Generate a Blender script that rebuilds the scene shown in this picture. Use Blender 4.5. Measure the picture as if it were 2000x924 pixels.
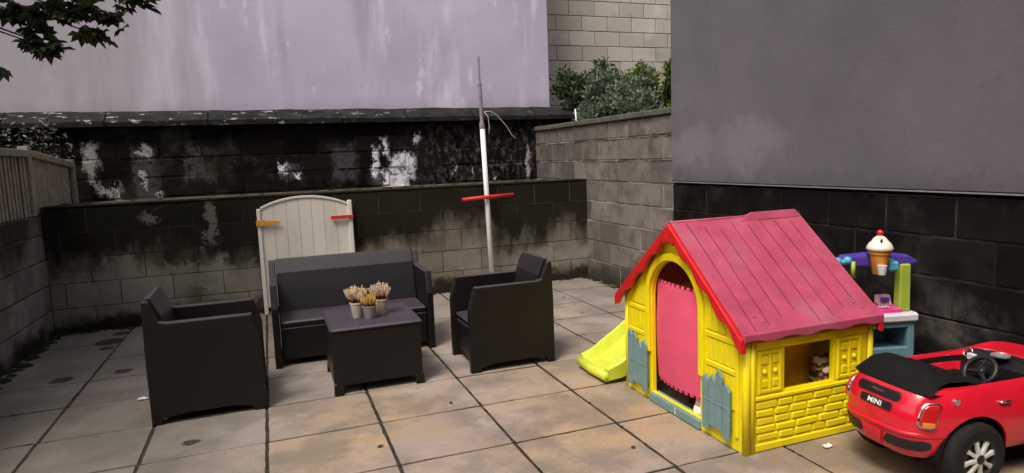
import bpy, bmesh, math, random
from math import sin, cos, pi, radians
from mathutils import Vector, Matrix, noise
random.seed(7)
for o in list(bpy.data.objects): bpy.data.objects.remove(o)
sc = bpy.context.scene
C = sc.collection

# ------------------------------------------------------------------ camera, sky, sun, exposure
cam = bpy.data.cameras.new('camera'); cam.sensor_width = 36; cam.lens = 1285/2000*36
cam.clip_start = 0.05; cam.clip_end = 800
co = bpy.data.objects.new('camera', cam); C.objects.link(co); sc.camera = co
pit, rol, yaw = radians(6.89), radians(-2.19), radians(20.09)
fw = Vector((sin(yaw)*cos(pit), cos(yaw)*cos(pit), -sin(pit)))
r0 = Vector((cos(yaw), -sin(yaw), 0)); u0 = r0.cross(fw)
rr = cos(rol)*r0 + sin(rol)*u0; uu = -sin(rol)*r0 + cos(rol)*u0
mw = Matrix((rr, uu, -fw)).transposed().to_4x4(); mw.translation = (0, 0, 1.465); co.matrix_world = mw

SUN_EL, SUN_AZ = 58, 232          # azimuth clockwise from +y: light from the left, a little behind the camera
wd = bpy.data.worlds.new('World'); sc.world = wd; wd.use_nodes = True
wn = wd.node_tree; wn.nodes.clear()
sky = wn.nodes.new('ShaderNodeTexSky'); sky.sky_type = 'NISHITA'; sky.sun_disc = False
sky.sun_elevation = radians(SUN_EL); sky.sun_rotation = radians(SUN_AZ); sky.dust_density = 4.0; sky.ozone_density = 1.5
bg = wn.nodes.new('ShaderNodeBackground'); bg.inputs[1].default_value = 0.10
wo = wn.nodes.new('ShaderNodeOutputWorld')
hs = wn.nodes.new('ShaderNodeHueSaturation'); hs.inputs['Saturation'].default_value = .38   # overcast: greyer than a clear sky
wn.links.new(sky.outputs[0], hs.inputs['Color']); wn.links.new(hs.outputs[0], bg.inputs[0]); wn.links.new(bg.outputs[0], wo.inputs[0])
sl = bpy.data.lights.new('sun', 'SUN'); sl.energy = 1.5; sl.angle = radians(20); sl.color = (1, .93, .83)
so = bpy.data.objects.new('sun', sl); C.objects.link(so)
sd = Vector((sin(radians(SUN_AZ))*cos(radians(SUN_EL)), cos(radians(SUN_AZ))*cos(radians(SUN_EL)), sin(radians(SUN_EL))))
so.rotation_euler = sd.to_track_quat('Z', 'Y').to_euler(); so.location = (-6, -4, 12)
sc.render.engine = 'CYCLES'; sc.cycles.max_bounces = 6; sc.cycles.diffuse_bounces = 3; sc.cycles.glossy_bounces = 2; sc.cycles.transmission_bounces = 2; sc.cycles.transparent_max_bounces = 4
sc.view_settings.view_transform = 'Standard'; sc.view_settings.look = 'None'
sc.view_settings.gamma = 1; sc.view_settings.use_curve_mapping = False; sc.view_settings.exposure = 0.85

# ------------------------------------------------------------------ material helpers
class NT:
    def __init__(s, name, rough=.8, spec=.3, metal=0.0):
        s.m = bpy.data.materials.new(name); s.m.use_nodes = True
        s.t = s.m.node_tree; s.b = s.t.nodes['Principled BSDF']
        s.b.inputs['Roughness'].default_value = rough; s.b.inputs['Specular IOR Level'].default_value = spec
        s.b.inputs['Metallic'].default_value = metal
        s._pos = s._obj = s._rnd = None
    def n(s, ty, **kw):
        x = s.t.nodes.new('ShaderNode'+ty)
        for k, v in kw.items(): setattr(x, k, v)
        return x
    def put(s, sock, v):
        if hasattr(v, 'default_value') or hasattr(v, 'is_linked'): s.t.links.new(v, sock)
        else:
            if isinstance(v, (tuple, list)) and len(v) == 3 and sock.type == 'RGBA': v = (*v, 1)
            sock.default_value = v
    def pos(s):
        if s._pos is None: s._pos = s.n('NewGeometry').outputs['Position']
        return s._pos
    def obj(s):
        if s._obj is None: s._obj = s.n('TexCoord').outputs['Object']
        return s._obj
    def rnd(s):
        if s._rnd is None: s._rnd = s.n('ObjectInfo').outputs['Random']
        return s._rnd
    def xyz(s, v):
        x = s.n('SeparateXYZ'); s.put(x.inputs[0], v); return x.outputs
    def noise(s, scale, detail=4, rough=.55, vec=None, stretch=None, dist=0):
        v = vec if vec is not None else s.pos()
        if stretch:
            mp = s.n('Mapping'); s.put(mp.inputs[0], v); mp.inputs['Scale'].default_value = stretch; v = mp.outputs[0]
        x = s.n('TexNoise'); s.put(x.inputs['Vector'], v)
        x.inputs['Scale'].default_value = scale; x.inputs['Detail'].default_value = detail
        x.inputs['Roughness'].default_value = rough; x.inputs['Distortion'].default_value = dist
        return x.outputs[0]
    def math(s, op, a, b=0.0, c=0.0):
        x = s.n('Math', operation=op); s.put(x.inputs[0], a); s.put(x.inputs[1], b); s.put(x.inputs[2], c); return x.outputs[0]
    def step(s, f, lo, hi, a=0.0, b=1.0):
        x = s.n('MapRange', interpolation_type='SMOOTHSTEP'); s.put(x.inputs[0], f)
        for i, v in enumerate((lo, hi, a, b)): s.put(x.inputs[i+1], v)
        return x.outputs[0]
    def ramp(s, f, stops):
        x = s.n('ValToRGB'); s.put(x.inputs[0], f); e = x.color_ramp.elements
        while len(e) < len(stops): e.new(.5)
        for k, (p, c) in enumerate(stops): e[k].position = p; e[k].color = (*c, 1)
        return x.outputs[0]
    def mix(s, f, a, b, mode='MIX'):
        x = s.n('Mix', data_type='RGBA', blend_type=mode); s.put(x.inputs[0], f); s.put(x.inputs[6], a); s.put(x.inputs[7], b); return x.outputs[2]
    def val(s, c, f):
        x = s.n('HueSaturation'); s.put(x.inputs['Color'], c); s.put(x.inputs['Value'], f); return x.outputs[0]
    def col(s, c): s.put(s.b.inputs['Base Color'], c); return s
    def rough(s, v): s.put(s.b.inputs['Roughness'], v); return s
    def bump(s, h, strength=.4, dist=.01):
        x = s.n('Bump'); s.put(x.inputs['Height'], h); x.inputs['Strength'].default_value = strength; x.inputs['Distance'].default_value = dist
        old = s.b.inputs['Normal']
        if old.is_linked: s.t.links.new(old.links[0].from_socket, x.inputs['Normal'])
        s.t.links.new(x.outputs[0], old); return s
    def rect(s, x, z, cx, cz, hx, hz, slant=0.0):
        """soft box mask in a wall's own plane, used for flaked paint"""
        dx = s.math('ABSOLUTE', s.math('SUBTRACT', s.math('SUBTRACT', x, cx), s.math('MULTIPLY', s.math('SUBTRACT', z, cz), slant)))
        dz = s.math('ABSOLUTE', s.math('SUBTRACT', z, cz))
        return s.step(s.math('MAXIMUM', s.math('DIVIDE', dx, hx), s.math('DIVIDE', dz, hz)), 1.3, .75)

M = {}
def plain(name, c, rough=.5, spec=.4, var=.12, scale=30, bump=.15, dirt=.0, metal=0.0, fade=0.0):
    k = NT(name, rough, spec, metal)
    f = k.noise(scale, 5, vec=k.obj())
    c2 = tuple(x*(1-var) for x in c); c3 = tuple(min(1, x*(1+var)) for x in c)
    cc = k.ramp(f, [(.3, c2), (.7, c3)])
    if fade:
        g = k.noise(3.5, 4, vec=k.obj()); cc = k.mix(k.step(g, .45, .75, 0, fade), cc, (.6, .5, .5))
    if dirt:
        g = k.noise(7, 6, .65, vec=k.obj()); cc = k.mix(k.step(g, .5, .78, 0, dirt), cc, (.05, .04, .03))
    k.col(cc)
    rv = k.noise(scale*.35, 4, vec=k.obj()); k.rough(k.step(rv, .3, .7, max(.05, rough-.12), min(1, rough+.12)))
    if bump: k.bump(k.noise(scale*6, 3, vec=k.obj()), bump, .002)
    M[name] = k.m; return k

def mats():
    # paving slabs
    k = NT('slab', .82, .25)
    x, y, z = k.xyz(k.pos())
    base = k.ramp(k.rnd(), [(0, (.28, .222, .17)), (.3, (.36, .288, .22)), (.55, (.29, .243, .207)), (.8, (.33, .268, .228)), (1, (.37, .275, .19))])
    wet = k.noise(.75, 5, .6)
    near = k.math('MULTIPLY', k.step(y, 4.6, 3.2), k.step(x, -.4, .3)); base = k.mix(k.math('MULTIPLY', k.step(wet, .38, .60, 0, .7), near), base, (.40, .265, .135)); base = k.mix(k.math('MULTIPLY', k.step(wet, .56, .40, 0, .55), k.step(x, -.6, .4)), base, (.34, .265, .245))
    blot = k.noise(2.3, 7, .66)
    base = k.mix(k.step(blot, .40, .62, 0, .75), base, (.185, .153, .127))
    base = k.mix(k.step(k.noise(5.5, 6, .7), .54, .72, 0, .55), base, (.43, .355, .285))
    base = k.mix(k.step(k.noise(13, 6, .72), .58, .74, 0, .6), base, (.16, .13, .10))
    sp = k.noise(75, 5, .8)
    base = k.mix(k.step(sp, .52, .68, 0, .5), base, (.13, .11, .09)); base = k.mix(k.step(sp, .44, .33, 0, .35), base, (.46, .39, .32))
    k.rough(k.step(blot, .36, .64, .92, .48))
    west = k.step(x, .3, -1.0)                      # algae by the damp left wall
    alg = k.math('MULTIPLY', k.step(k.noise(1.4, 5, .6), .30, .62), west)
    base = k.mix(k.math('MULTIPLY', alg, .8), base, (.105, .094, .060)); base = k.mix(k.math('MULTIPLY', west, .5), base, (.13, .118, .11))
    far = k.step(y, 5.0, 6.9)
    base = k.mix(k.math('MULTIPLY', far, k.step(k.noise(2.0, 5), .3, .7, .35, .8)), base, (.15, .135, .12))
    # dark round stains
    pn = k.noise(14, 5, .7)
    for sx, sy, sr in ((-1.496, 5.41, .085), (-1.116, 5.45, .07), (-.494, 3.81, .045), (-1.40, 6.48, .13), (-1.38, 6.25, .07), (-1.36, 6.78, .09), (1.9, 5.6, .03), (2.45, 4.6, .025)):
        d = k.math('SQRT', k.math('ADD', k.math('POWER', k.math('SUBTRACT', x, sx), 2), k.math('POWER', k.math('SUBTRACT', y, sy), 2)))
        d = k.math('ADD', d, k.math('MULTIPLY', k.math('SUBTRACT', pn, .5), .11))
        base = k.mix(k.step(d, sr, sr*.75, 0, .88), base, (.022, .019, .015))
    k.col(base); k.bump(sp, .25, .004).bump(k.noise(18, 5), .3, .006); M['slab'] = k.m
    k = NT('joint', .95, .1); k.col(k.ramp(k.noise(14, 4), [(.3, (.022, .02, .014)), (.7, (.06, .05, .035))])); M['joint'] = k.m
    k = NT('soil', .95, .1); k.col(k.ramp(k.noise(4, 6), [(.3, (.05, .045, .03)), (.7, (.11, .095, .065))])); k.bump(k.noise(25, 5), .8, .05); M['soil'] = k.m
    k = NT('tarmac', .9, .2); k.col(k.ramp(k.noise(60, 4), [(.3, (.04, .04, .04)), (.7, (.075, .072, .07))])); M['tarmac'] = k.m
    # concrete blocks of the yard
    def block(name, c1, c2, stain, lo, hi, green=0, streak=.5, extra=None):
        k = NT(name, .95, .06)
        x, y, z = k.xyz(k.pos())
        b = k.mix(k.rnd(), c1, c2)
        b = k.mix(k.step(k.noise(6, 6, .65), .42, .7, 0, .55), b, tuple(v*.55 for v in c1))
        b = k.mix(k.step(k.noise(3.2, 5, .6), .55, .72, 0, .5), b, tuple(min(1, v*1.5) for v in c2))
        if green: b = k.mix(k.math('MULTIPLY', k.step(k.noise(1.6, 5, .6), .42, .64), k.step(x, .2, -.6, 0, green)), b, (.055, .055, .022))
        st = k.noise(1.5, 6, .62, stretch=(1, 1, .55)); fs = k.noise(9, 5, .7, stretch=(1, 1, .35))
        hz = k.math('ADD', z, k.math('ADD', k.math('MULTIPLY', k.math('SUBTRACT', st, .5), 1.5), k.math('MULTIPLY', k.math('SUBTRACT', fs, .5), streak)))
        f = k.step(hz, lo, hi)
        b = k.mix(k.math('MULTIPLY', f, .94), b, stain)
        if extra: b = extra(k, b, x, y, z)
        k.col(b); k.bump(k.noise(70, 4, .7), .5, .006).bump(k.noise(9, 4), .4, .012); M[name] = k.m
    def pale_back(k, b, x, y, z):
        n = k.math('MULTIPLY', k.math('SUBTRACT', k.noise(7, 5, .7), .5), .5)
        zz = k.math('ADD', z, n); xx = k.math('ADD', x, n)
        for cx, cz, hx, hz in ((-1.4, .32, .55, .18), (-.8, .45, .4, .10), (-.35, .3, .3, .2), (2.9, .25, .7, .12), (-1.08, 1.02, .06, .06), (-.55, .95, .05, .2), (-1.38, .58, .14, .10), (-.52, .36, .05, .22), (-1.66, .36, .06, .16), (.55, 1.04, .03, .03)):
            b = k.mix(k.math('MULTIPLY', k.rect(xx, zz, cx, cz, hx, hz), .42), b, (.27, .25, .215))
        return foot_dark(k, b, x, y, z)
    def foot_dark(k, b, x, y, z):  # darker towards the foot of the wall, with a ragged upper edge
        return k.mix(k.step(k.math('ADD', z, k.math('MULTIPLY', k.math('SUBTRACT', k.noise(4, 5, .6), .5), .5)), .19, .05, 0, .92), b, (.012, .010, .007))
    block('block_back', (.17, .145, .11), (.235, .20, .155), (.0082, .0076, .0044), .36, .80, .8, extra=pale_back)
    block('block_left', (.19, .16, .146), (.27, .232, .213), (.035, .03, .018), .62, 1.15, .2, extra=foot_dark)
    def dark_upper(k, b, x, y, z):
        # black drips under the bed joints of the three top courses
        fr = k.math('FRACT', k.math('DIVIDE', k.math('ADD', z, k.math('MULTIPLY', k.math('SUBTRACT', k.noise(22, 4, .7), .5), .09)), .2315))
        up = k.step(z, 1.1, 1.3)
        f = k.math('MULTIPLY', k.step(fr, .86, .97), k.math('MULTIPLY', up, k.step(k.noise(2.6, 3), .38, .55)))
        b = k.mix(f, b, (.02, .017, .015))
        foot = k.step(k.math('ADD', z, k.math('MULTIPLY', k.math('SUBTRACT', k.noise(5, 4), .5), .3)), .28, .05)
        b = k.mix(k.math('MULTIPLY', foot, .85), b, (.03, .026, .02))
        return k.mix(k.math('MULTIPLY', k.step(k.noise(4.5, 5, .65, stretch=(1, 1, .3)), .5, .72, 0, .6), up), b, (.07, .06, .05))
    block('block_right', (.11, .093, .084), (.225, .188, .162), (.07, .06, .052), 2.3, 2.8, 0, extra=dark_upper)
    block('block_black', (.008, .0066, .0064), (.0145, .0118, .0112), (.0042, .0036, .0035), .9, 1.5, 0, .4, extra=lambda k, b, x, y, z: k.mix(k.math('MULTIPLY', k.step(k.noise(2.4, 6, .65), .48, .7), k.step(z, .75, .3, .15, .8)), b, (.13, .115, .10)))
    # old black stone of the high wall with flakes of white paint
    k = NT('old_stone', .95, .05)
    x, y, z = k.xyz(k.pos())
    b = k.mix(k.rnd(), (.0045, .0037, .0033), (.0135, .0105, .009))
    b = k.mix(k.step(k.noise(5, 6, .7), .52, .74, 0, .7), b, (.045, .037, .032))
    east = k.step(x, 1.2, 2.6)
    b = k.mix(k.math('MULTIPLY', east, k.step(k.noise(13, 5, .75, stretch=(1, 1, .6)), .47, .68, 0, .8)), b, (.13, .115, .115))
    b = k.mix(k.math('MULTIPLY', k.step(x, .2, -.6), k.step(k.noise(2.2, 4), .5, .68, 0, .6)), b, (.06, .058, .035))
    n1 = k.math('SUBTRACT', k.noise(8, 7, .78), .5); n2 = k.math('SUBTRACT', k.noise(7, 7, .78, stretch=(1.4, 1.7, .8)), .5)
    xx = k.math('ADD', x, k.math('MULTIPLY', n1, .42)); zz = k.math('ADD', z, k.math('MULTIPLY', n2, .42))
    def flakes(b, L, col, amt):
        f = None
        for a in L:
            r = k.rect(xx, zz, *a); f = r if f is None else k.math('MAXIMUM', f, r)
        brk = k.step(k.noise(16, 6, .75), .33, .55)
        return k.mix(k.math('MULTIPLY', k.math('MULTIPLY', f, brk), amt), b, col)
    b = flakes(b, [(.93, 1.48, .14, .22), (-1.30, 1.35, .12, .35), (.27, 1.38, .11, .1), (1.45, 1.2, .22, .18), (-.78, 1.55, .1, .2)], (.085, .08, .085), .7)
    b = flakes(b, [(1.65, 1.40, .155, .14), (1.62, 1.16, .1, .16), (1.44, 1.65, .035, .1), (1.31, 1.45, .035, .17), (1.46, 1.17, .06, .17), (1.86, 1.76, .03, .05), (.19, 1.42, .04, .06), (.34, 1.33, .03, .04)], (.78, .74, .80), 1.0)
    b = flakes(b, [(-1.84, 1.66, .075, .12), (-1.82, 1.43, .04, .15, -.35), (-1.68, 1.25, .1, .05), (-1.62, 1.12, .05, .1), (-1.29, 1.69, .05, .07), (-1.32, 1.36, .02, .07), (-1.17, 1.18, .025, .025)], (.42, .40, .36), 1.0)
    b = flakes(b, [(3.40, 1.36, .022, .22), (2.91, 1.19, .03, .03), (2.35, 1.32, .025, .03), (2.6, 1.3, .02, .05)], (.45, .42, .42), .9)
    k.col(b); k.bump(k.noise(45, 5, .7), .7, .01).bump(n1, .5, .02); M['old_stone'] = k.m
    k = NT('old_mortar', .95, .1); k.col(k.ramp(k.noise(6, 5), [(.4, (.008, .007, .006)), (.72, (.07, .06, .055))])); M['old_mortar'] = k.m
    k = NT('mortar', .95, .1); k.col(k.ramp(k.noise(5, 5), [(.35, (.15, .13, .11)), (.6, (.36, .32, .275))])); M['mortar'] = k.m
    k = NT('mortar_dark', .95, .1); k.col(k.ramp(k.noise(5, 5), [(.38, (.022, .02, .015)), (.58, (.12, .105, .085)), (.8, (.22, .195, .155))])); M['mortar_dark'] = k.m
    k = NT('mortar_black', .95, .1); k.col(k.ramp(k.noise(5, 5), [(.4, (.014, .012, .012)), (.75, (.065, .056, .052))])); M['mortar_black'] = k.m
    # lichen covered coping
    k = NT('lichen', .92, .15); x, y, z = k.xyz(k.pos())
    b = k.ramp(k.noise(5, 6, .65), [(.3, (.010, .0095, .010)), (.6, (.028, .027, .026)), (.85, (.06, .058, .05))])
    sp = k.step(k.noise(11, 4, .6, stretch=(.7, 1.6, 1.6)), .60, .66)
    b = k.mix(k.math('MULTIPLY', sp, k.step(x, 2.4, -.3, .12, .9)), b, (.36, .355, .31))
    b = k.mix(k.step(k.noise(14, 4), .62, .70, 0, .5), b, (.035, .04, .015))
    k.col(b); k.bump(k.noise(30, 5, .7), .8, .02); M['lichen'] = k.m
    k = NT('coping_stone', .9, .15); k.col(k.ramp(k.noise(8, 6, .65), [(.3, (.07, .068, .05)), (.6, (.13, .12, .095)), (.8, (.20, .185, .15))])); k.bump(k.noise(40, 5, .7), .6, .01); M['coping_stone'] = k.m
    # lilac-white render of the tall gable
    k = NT('render_lilac', .88, .2); x, y, z = k.xyz(k.pos())
    b = k.ramp(k.noise(.55, 5, .55), [(.3, (.44, .375, .485)), (.7, (.59, .52, .65))])
    stk = k.noise(1.5, 5, .6, stretch=(1, 1, .16))
    b = k.mix(k.step(stk, .53, .66, 0, .75), b, (.78, .71, .84))
    stk2 = k.noise(2.6, 5, .6, stretch=(1, 1, .12))
    b = k.mix(k.step(stk2, .54, .68, 0, .45), b, (.34, .30, .36))
    b = k.mix(k.step(k.noise(3.3, 6, .7, stretch=(1, 1, .4)), .58, .70, 0, .6), b, (.80, .76, .83))
    b = k.mix(k.step(k.noise(7, 7, .78, stretch=(1, 1, .3)), .56, .70, 0, .3), b, (.36, .31, .375))
    b = k.mix(k.step(k.noise(60, 4, .75), .5, .8, 0, .25), b, (.35, .31, .37))
    b = k.mix(k.step(x, .5, -2.2, 0, .78), b, (.34, .315, .32))
    low = k.step(k.math('ADD', z, k.math('MULTIPLY', k.math('SUBTRACT', k.noise(4, 4), .5), .25)), 2.32, 2.14, 0, .35)
    b = k.mix(low, b, (.28, .25, .28))
    k.col(b); k.bump(k.noise(90, 3, .6), .25, .004).bump(k.noise(3, 4), .3, .02); M['render_lilac'] = k.m
    # grey render on the right
    k = NT('render_grey', .88, .2); x, y, z = k.xyz(k.pos())
    b = k.ramp(k.noise(.8, 6, .6), [(.3, (.112, .102, .118)), (.7, (.165, .15, .166))])
    b = k.mix(k.step(k.noise(2.0, 6, .65, stretch=(1, 1, .5)), .5, .72, 0, .5), b, (.115, .11, .118))
    n = k.math('MULTIPLY', k.math('SUBTRACT', k.noise(3, 5, .65), .5), .5)
    yy = k.math('ADD', y, n); zz = k.math('ADD', z, n)
    for cy, cz, hy, hz in ((4.95, 1.50, .24, .13), (4.15, 1.50, .26, .13)):
        d = k.math('ADD', k.math('POWER', k.math('DIVIDE', k.math('SUBTRACT', yy, cy), hy), 2), k.math('POWER', k.math('DIVIDE', k.math('SUBTRACT', zz, cz), hz), 2))
        b = k.mix(k.step(d, 3.6, 0, 0, .4), b, (.27, .235, .262))
    wetn = k.math('SUBTRACT', k.noise(1.2, 5, .6), .5)
    b = k.mix(k.step(k.noise(5, 7, .75), .55, .75, 0, .35), b, (.085, .08, .087)); b = k.mix(k.step(k.noise(70, 4, .75), .5, .8, 0, .3), b, (.085, .08, .085))
    b = k.mix(k.math('MULTIPLY', k.step(y, 4.2, 2.0), k.step(k.math('ADD', z, k.math('MULTIPLY', wetn, 1.2)), 1.9, 2.9, 0, .45)), b, (.07, .068, .075))
    vo = k.n('TexVoronoi', feature='DISTANCE_TO_EDGE'); vo.inputs['Scale'].default_value = .55
    wv_ = k.n('VectorMath', operation='ADD'); k.put(wv_.inputs[0], k.pos()); nz_ = k.n('TexNoise'); nz_.inputs['Scale'].default_value = 3; k.put(nz_.inputs['Vector'], k.pos()); k.put(wv_.inputs[1], nz_.outputs[1]); k.put(vo.inputs['Vector'], wv_.outputs[0])
    b = k.mix(k.math('MULTIPLY', k.step(vo.outputs['Distance'], .005, .001, 0, .18), k.step(k.noise(1.1, 3), .5, .62)), b, (.05, .047, .05))
    b = k.mix(k.step(k.math('ADD', z, k.math('MULTIPLY', k.math('SUBTRACT', k.noise(6, 5, .7), .5), .35)), 1.32, 1.16, 0, .55), b, (.075, .07, .07))
    k.col(b); k.bump(k.noise(110, 3, .6), .5, .005).bump(k.noise(2.5, 5), .3, .02); M['render_grey'] = k.m
    # cream blocks of the far wall
    k = NT('block_cream', .9, .2)
    b = k.mix(k.rnd(), (.46, .41, .335), (.60, .54, .45))
    b = k.mix(k.step(k.noise(2.2, 5, .6), .5, .75, 0, .6), b, (.74, .69, .60))
    b = k.mix(k.step(k.noise(5, 5, .6), .55, .75, 0, .4), b, (.27, .24, .20))
    k.col(b); k.bump(k.noise(80, 3), .4, .005); M['block_cream'] = k.m
    k = NT('mortar_cream', .95, .1); k.col((.17, .15, .125)); M['mortar_cream'] = k.m
    # woven resin furniture
    k = NT('rattan', .40, .42)
    x, y, z = k.xyz(k.obj())
    s = 2*pi/.013
    sx = k.math('SINE', k.math('MULTIPLY', k.math('ADD', x, y), s)); sz = k.math('SINE', k.math('MULTIPLY', k.math('ADD', z, k.math('MULTIPLY', y, .35)), s))
    wv = k.math('MULTIPLY', sx, sz)
    c = k.mix(k.step(k.noise(5, 5, .6, vec=k.obj()), .4, .7), (.0046, .0031, .0028), (.0080, .0055, .0050))
    c = k.mix(k.step(wv, .2, -.6, 0, .5), c, (.0035, .0028, .0024))
    c = k.mix(k.step(k.noise(14, 6, .7), .6, .8, 0, .25), c, (.05, .043, .04))
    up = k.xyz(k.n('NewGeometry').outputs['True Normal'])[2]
    c = k.mix(k.math('MULTIPLY', k.step(up, .12, .8), k.step(k.noise(4, 5, .6), .2, .6, .6, .95)), c, (.058, .045, .059))  # sky sheen on upward faces, put into the colour as a paler lilac
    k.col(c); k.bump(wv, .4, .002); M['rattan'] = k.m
    # playhouse plastics and the rest
    plain('yellow', (.94, .76, .006), .40, .45, .06, 14, .12, .08)
    plain('roof_red', (.55, .085, .155), .40, .5, .16, 10, .15, .14, fade=.14)
    plain('trim_red', (.62, .012, .014), .38, .5, .1, 14, .1)
    plain('teal', (.17, .27, .265), .5, .4, .1, 18, .12, .08)
    plain('lime', (.72, .78, .07), .42, .45, .08, 14, .1, .05)
    plain('cart_lime', (.36, .46, .05), .45, .4, .08, 14, .1)
    plain('purple', (.085, .05, .33), .4, .45, .1, 14, .08)
    plain('turquoise', (.10, .44, .62), .35, .5, .08, 14, .05)
    plain('cart_blue', (.13, .25, .29), .45, .4, .1, 14, .08, .1)
    plain('off_white', (.62, .58, .60), .5, .4, .08, 14, .08, .1)
    plain('cream_white', (.82, .76, .62), .45, .4, .06, 14, .05)
    plain('cone_orange', (.62, .22, .03), .5, .4, .12, 20, .1)
    plain('panel_orange', (.84, .42, .015), .5, .4, .08, 14, .1)
    plain('cherry', (.55, .02, .03), .25, .5, .1, 10, 0)
    plain('hot_pink', (.80, .06, .30), .4, .45, .1, 14, .05)
    plain('pale_pink', (.72, .40, .50), .45, .4, .1, 14, .05)
    plain('foam_pink', (.86, .11, .20), .8, .2, .07, 8, .35, .02)
    plain('car_red', (.66, .010, .028), .22, .55, .05, 6, 0)
    M['car_red'].node_tree.nodes['Principled BSDF'].inputs['Coat Weight'].default_value = .5
    M['car_red'].node_tree.nodes['Principled BSDF'].inputs['Coat Roughness'].default_value = .12
    plain('black_plastic', (.012, .012, .013), .4, .45, .2, 20, .15, 0)
    plain('soft_black', (.0055, .005, .005), .75, .2, .25, 20, .3, 0)
    plain('tyre', (.014, .013, .012), .75, .25, .25, 30, .25, 0)
    plain('chrome', (.62, .62, .62), .2, .5, .05, 10, 0, 0, 1.0)
    plain('rim_silver', (.52, .50, .46), .35, .5, .08, 10, .05)
    plain('lens_red', (.45, .012, .01), .12, .6, .15, 20, 0)
    plain('lens_amber', (.62, .22, .02), .15, .6, .15, 20, 0)
    plain('white_paint', (.84, .82, .80), .55, .35, .06, 12, .12, .12)
    plain('rusty_steel', (.26, .22, .24), .65, .4, .3, 25, .3, .4)
    plain('red_paint', (.55, .025, .02), .5, .4, .15, 14, .2, .05)
    plain('rust_orange', (.58, .27, .035), .6, .3, .3, 25, .3)
    plain('fence_wood', (.31, .265, .195), .85, .2, .3, 14, .5, .3)
    plain('gap_shade', (.035, .03, .022), .9, .1, .3, 14, .4, .3)  # near-black colour standing in for shade in the fence gaps
    plain('cord', (.55, .52, .48), .7, .3, .1, 20, .1)
    plain('pot_cream', (.50, .43, .31), .6, .35, .15, 20, .2, .15)
    plain('zinc', (.40, .39, .40), .42, .5, .15, 16, .1, .2, .6)
    plain('heather_tip', (.55, .41, .27), .8, .2, .3, 40, 0)
    plain('heather_base', (.16, .022, .008), .85, .2, .4, 40, 0)
    plain('heather_gold', (.46, .27, .07), .8, .2, .3, 40, 0)
    plain('dark_pot', (.022, .014, .011), .7, .3, .2, 14, .2)
    plain('bark', (.05, .042, .033), .9, .2, .3, 25, .6)
    plain('roofing', (.06, .06, .065), .8, .2, .2, 8, .3)
    plain('print_white', (.75, .75, .72), .5, .3, .02, 10, 0)
    plain('moss', (.022, .022, .010), .95, .1, .4, 40, .4)
    plain('paper', (.7, .68, .64), .8, .2, .05, 20, .1)
    plain('toy_red', (.30, .02, .015), .4, .45, .1, 14, 0)
    for nm in ('yellow', 'roof_red', 'lime', 'foam_pink'):
        tr_ = M[nm].node_tree; bs = tr_.nodes['Principled BSDF']; tl = tr_.nodes.new('ShaderNodeBsdfTranslucent'); mx = tr_.nodes.new('ShaderNodeMixShader'); mx.inputs[0].default_value = .07 if nm == 'yellow' else .2 if nm != 'foam_pink' else .1
        tr_.links.new(bs.inputs['Base Color'].links[0].from_socket, tl.inputs[0]); tr_.links.new(bs.outputs[0], mx.inputs[1]); tr_.links.new(tl.outputs[0], mx.inputs[2]); tr_.links.new(mx.outputs[0], tr_.nodes['Material Output'].inputs[0])
    # weathered gate boards
    k = NT('gate_white', .7, .3)
    b = k.mix(k.rnd(), (.60, .545, .46), (.67, .615, .53))
    b = k.mix(k.step(k.noise(3.5, 6, .65, stretch=(1, 1, .25)), .5, .72, 0, .45), b, (.45, .40, .34))
    b = k.mix(k.step(k.noise(40, 5, .7, stretch=(1, 1, .06)), .6, .75, 0, .35), b, (.30, .27, .23))
    k.col(b); k.bump(k.noise(60, 4, .6, stretch=(1, 1, .05)), .35, .004); M['gate_white'] = k.m
    # foliage
    def leafm(name, a, b, c, rough=.55):
        k = NT(name, rough, .35)
        t = k.noise(26, 2); cc = k.ramp(t, [(.3, a), (.5, b), (.72, c)])
        k.col(cc); k.b.inputs['Transmission Weight'].default_value = 0
        tr = k.n('BsdfTranslucent'); k.put(tr.inputs[0], cc); ms = k.n('MixShader'); ms.inputs[0].default_value = .25
        out = k.t.nodes['Material Output']
        k.t.links.new(k.b.outputs[0], ms.inputs[1]); k.t.links.new(tr.outputs[0], ms.inputs[2]); k.t.links.new(ms.outputs[0], out.inputs[0]); M[name] = k.m
    leafm('leaf_tree', (.03, .04, .014), (.045, .06, .02), (.075, .095, .03))
    leafm('leaf_dark', (.03, .06, .022), (.06, .105, .038), (.12, .17, .075))
    leafm('leaf_silver', (.08, .11, .07), (.16, .20, .135), (.30, .34, .25))
    leafm('leaf_bright', (.07, .115, .016), (.14, .20, .028), (.24, .30, .05))
    leafm('leaf_pale', (.02, .022, .016), (.05, .052, .038), (.30, .29, .26))
    # striped plush
    k = NT('plush', .95, .1)
    v = k.obj(); x, y, z = k.xyz(v)
    w = k.math('SINE', k.math('ADD', k.math('MULTIPLY', z, 150), k.math('MULTIPLY', k.noise(12, 3, vec=v), 14)))
    c = k.mix(k.step(w, -.1, .45), (.46, .30, .15), (.085, .05, .025))
    k.col(c); k.bump(k.noise(180, 2, vec=v), .8, .006); M['plush'] = k.m
    plain('plush_white', (.75, .66, .54), .95, .1, .1, 30, .6)
    plain('plush_orange', (.68, .27, .06), .95, .1, .15, 30, .6)
mats()

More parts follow.
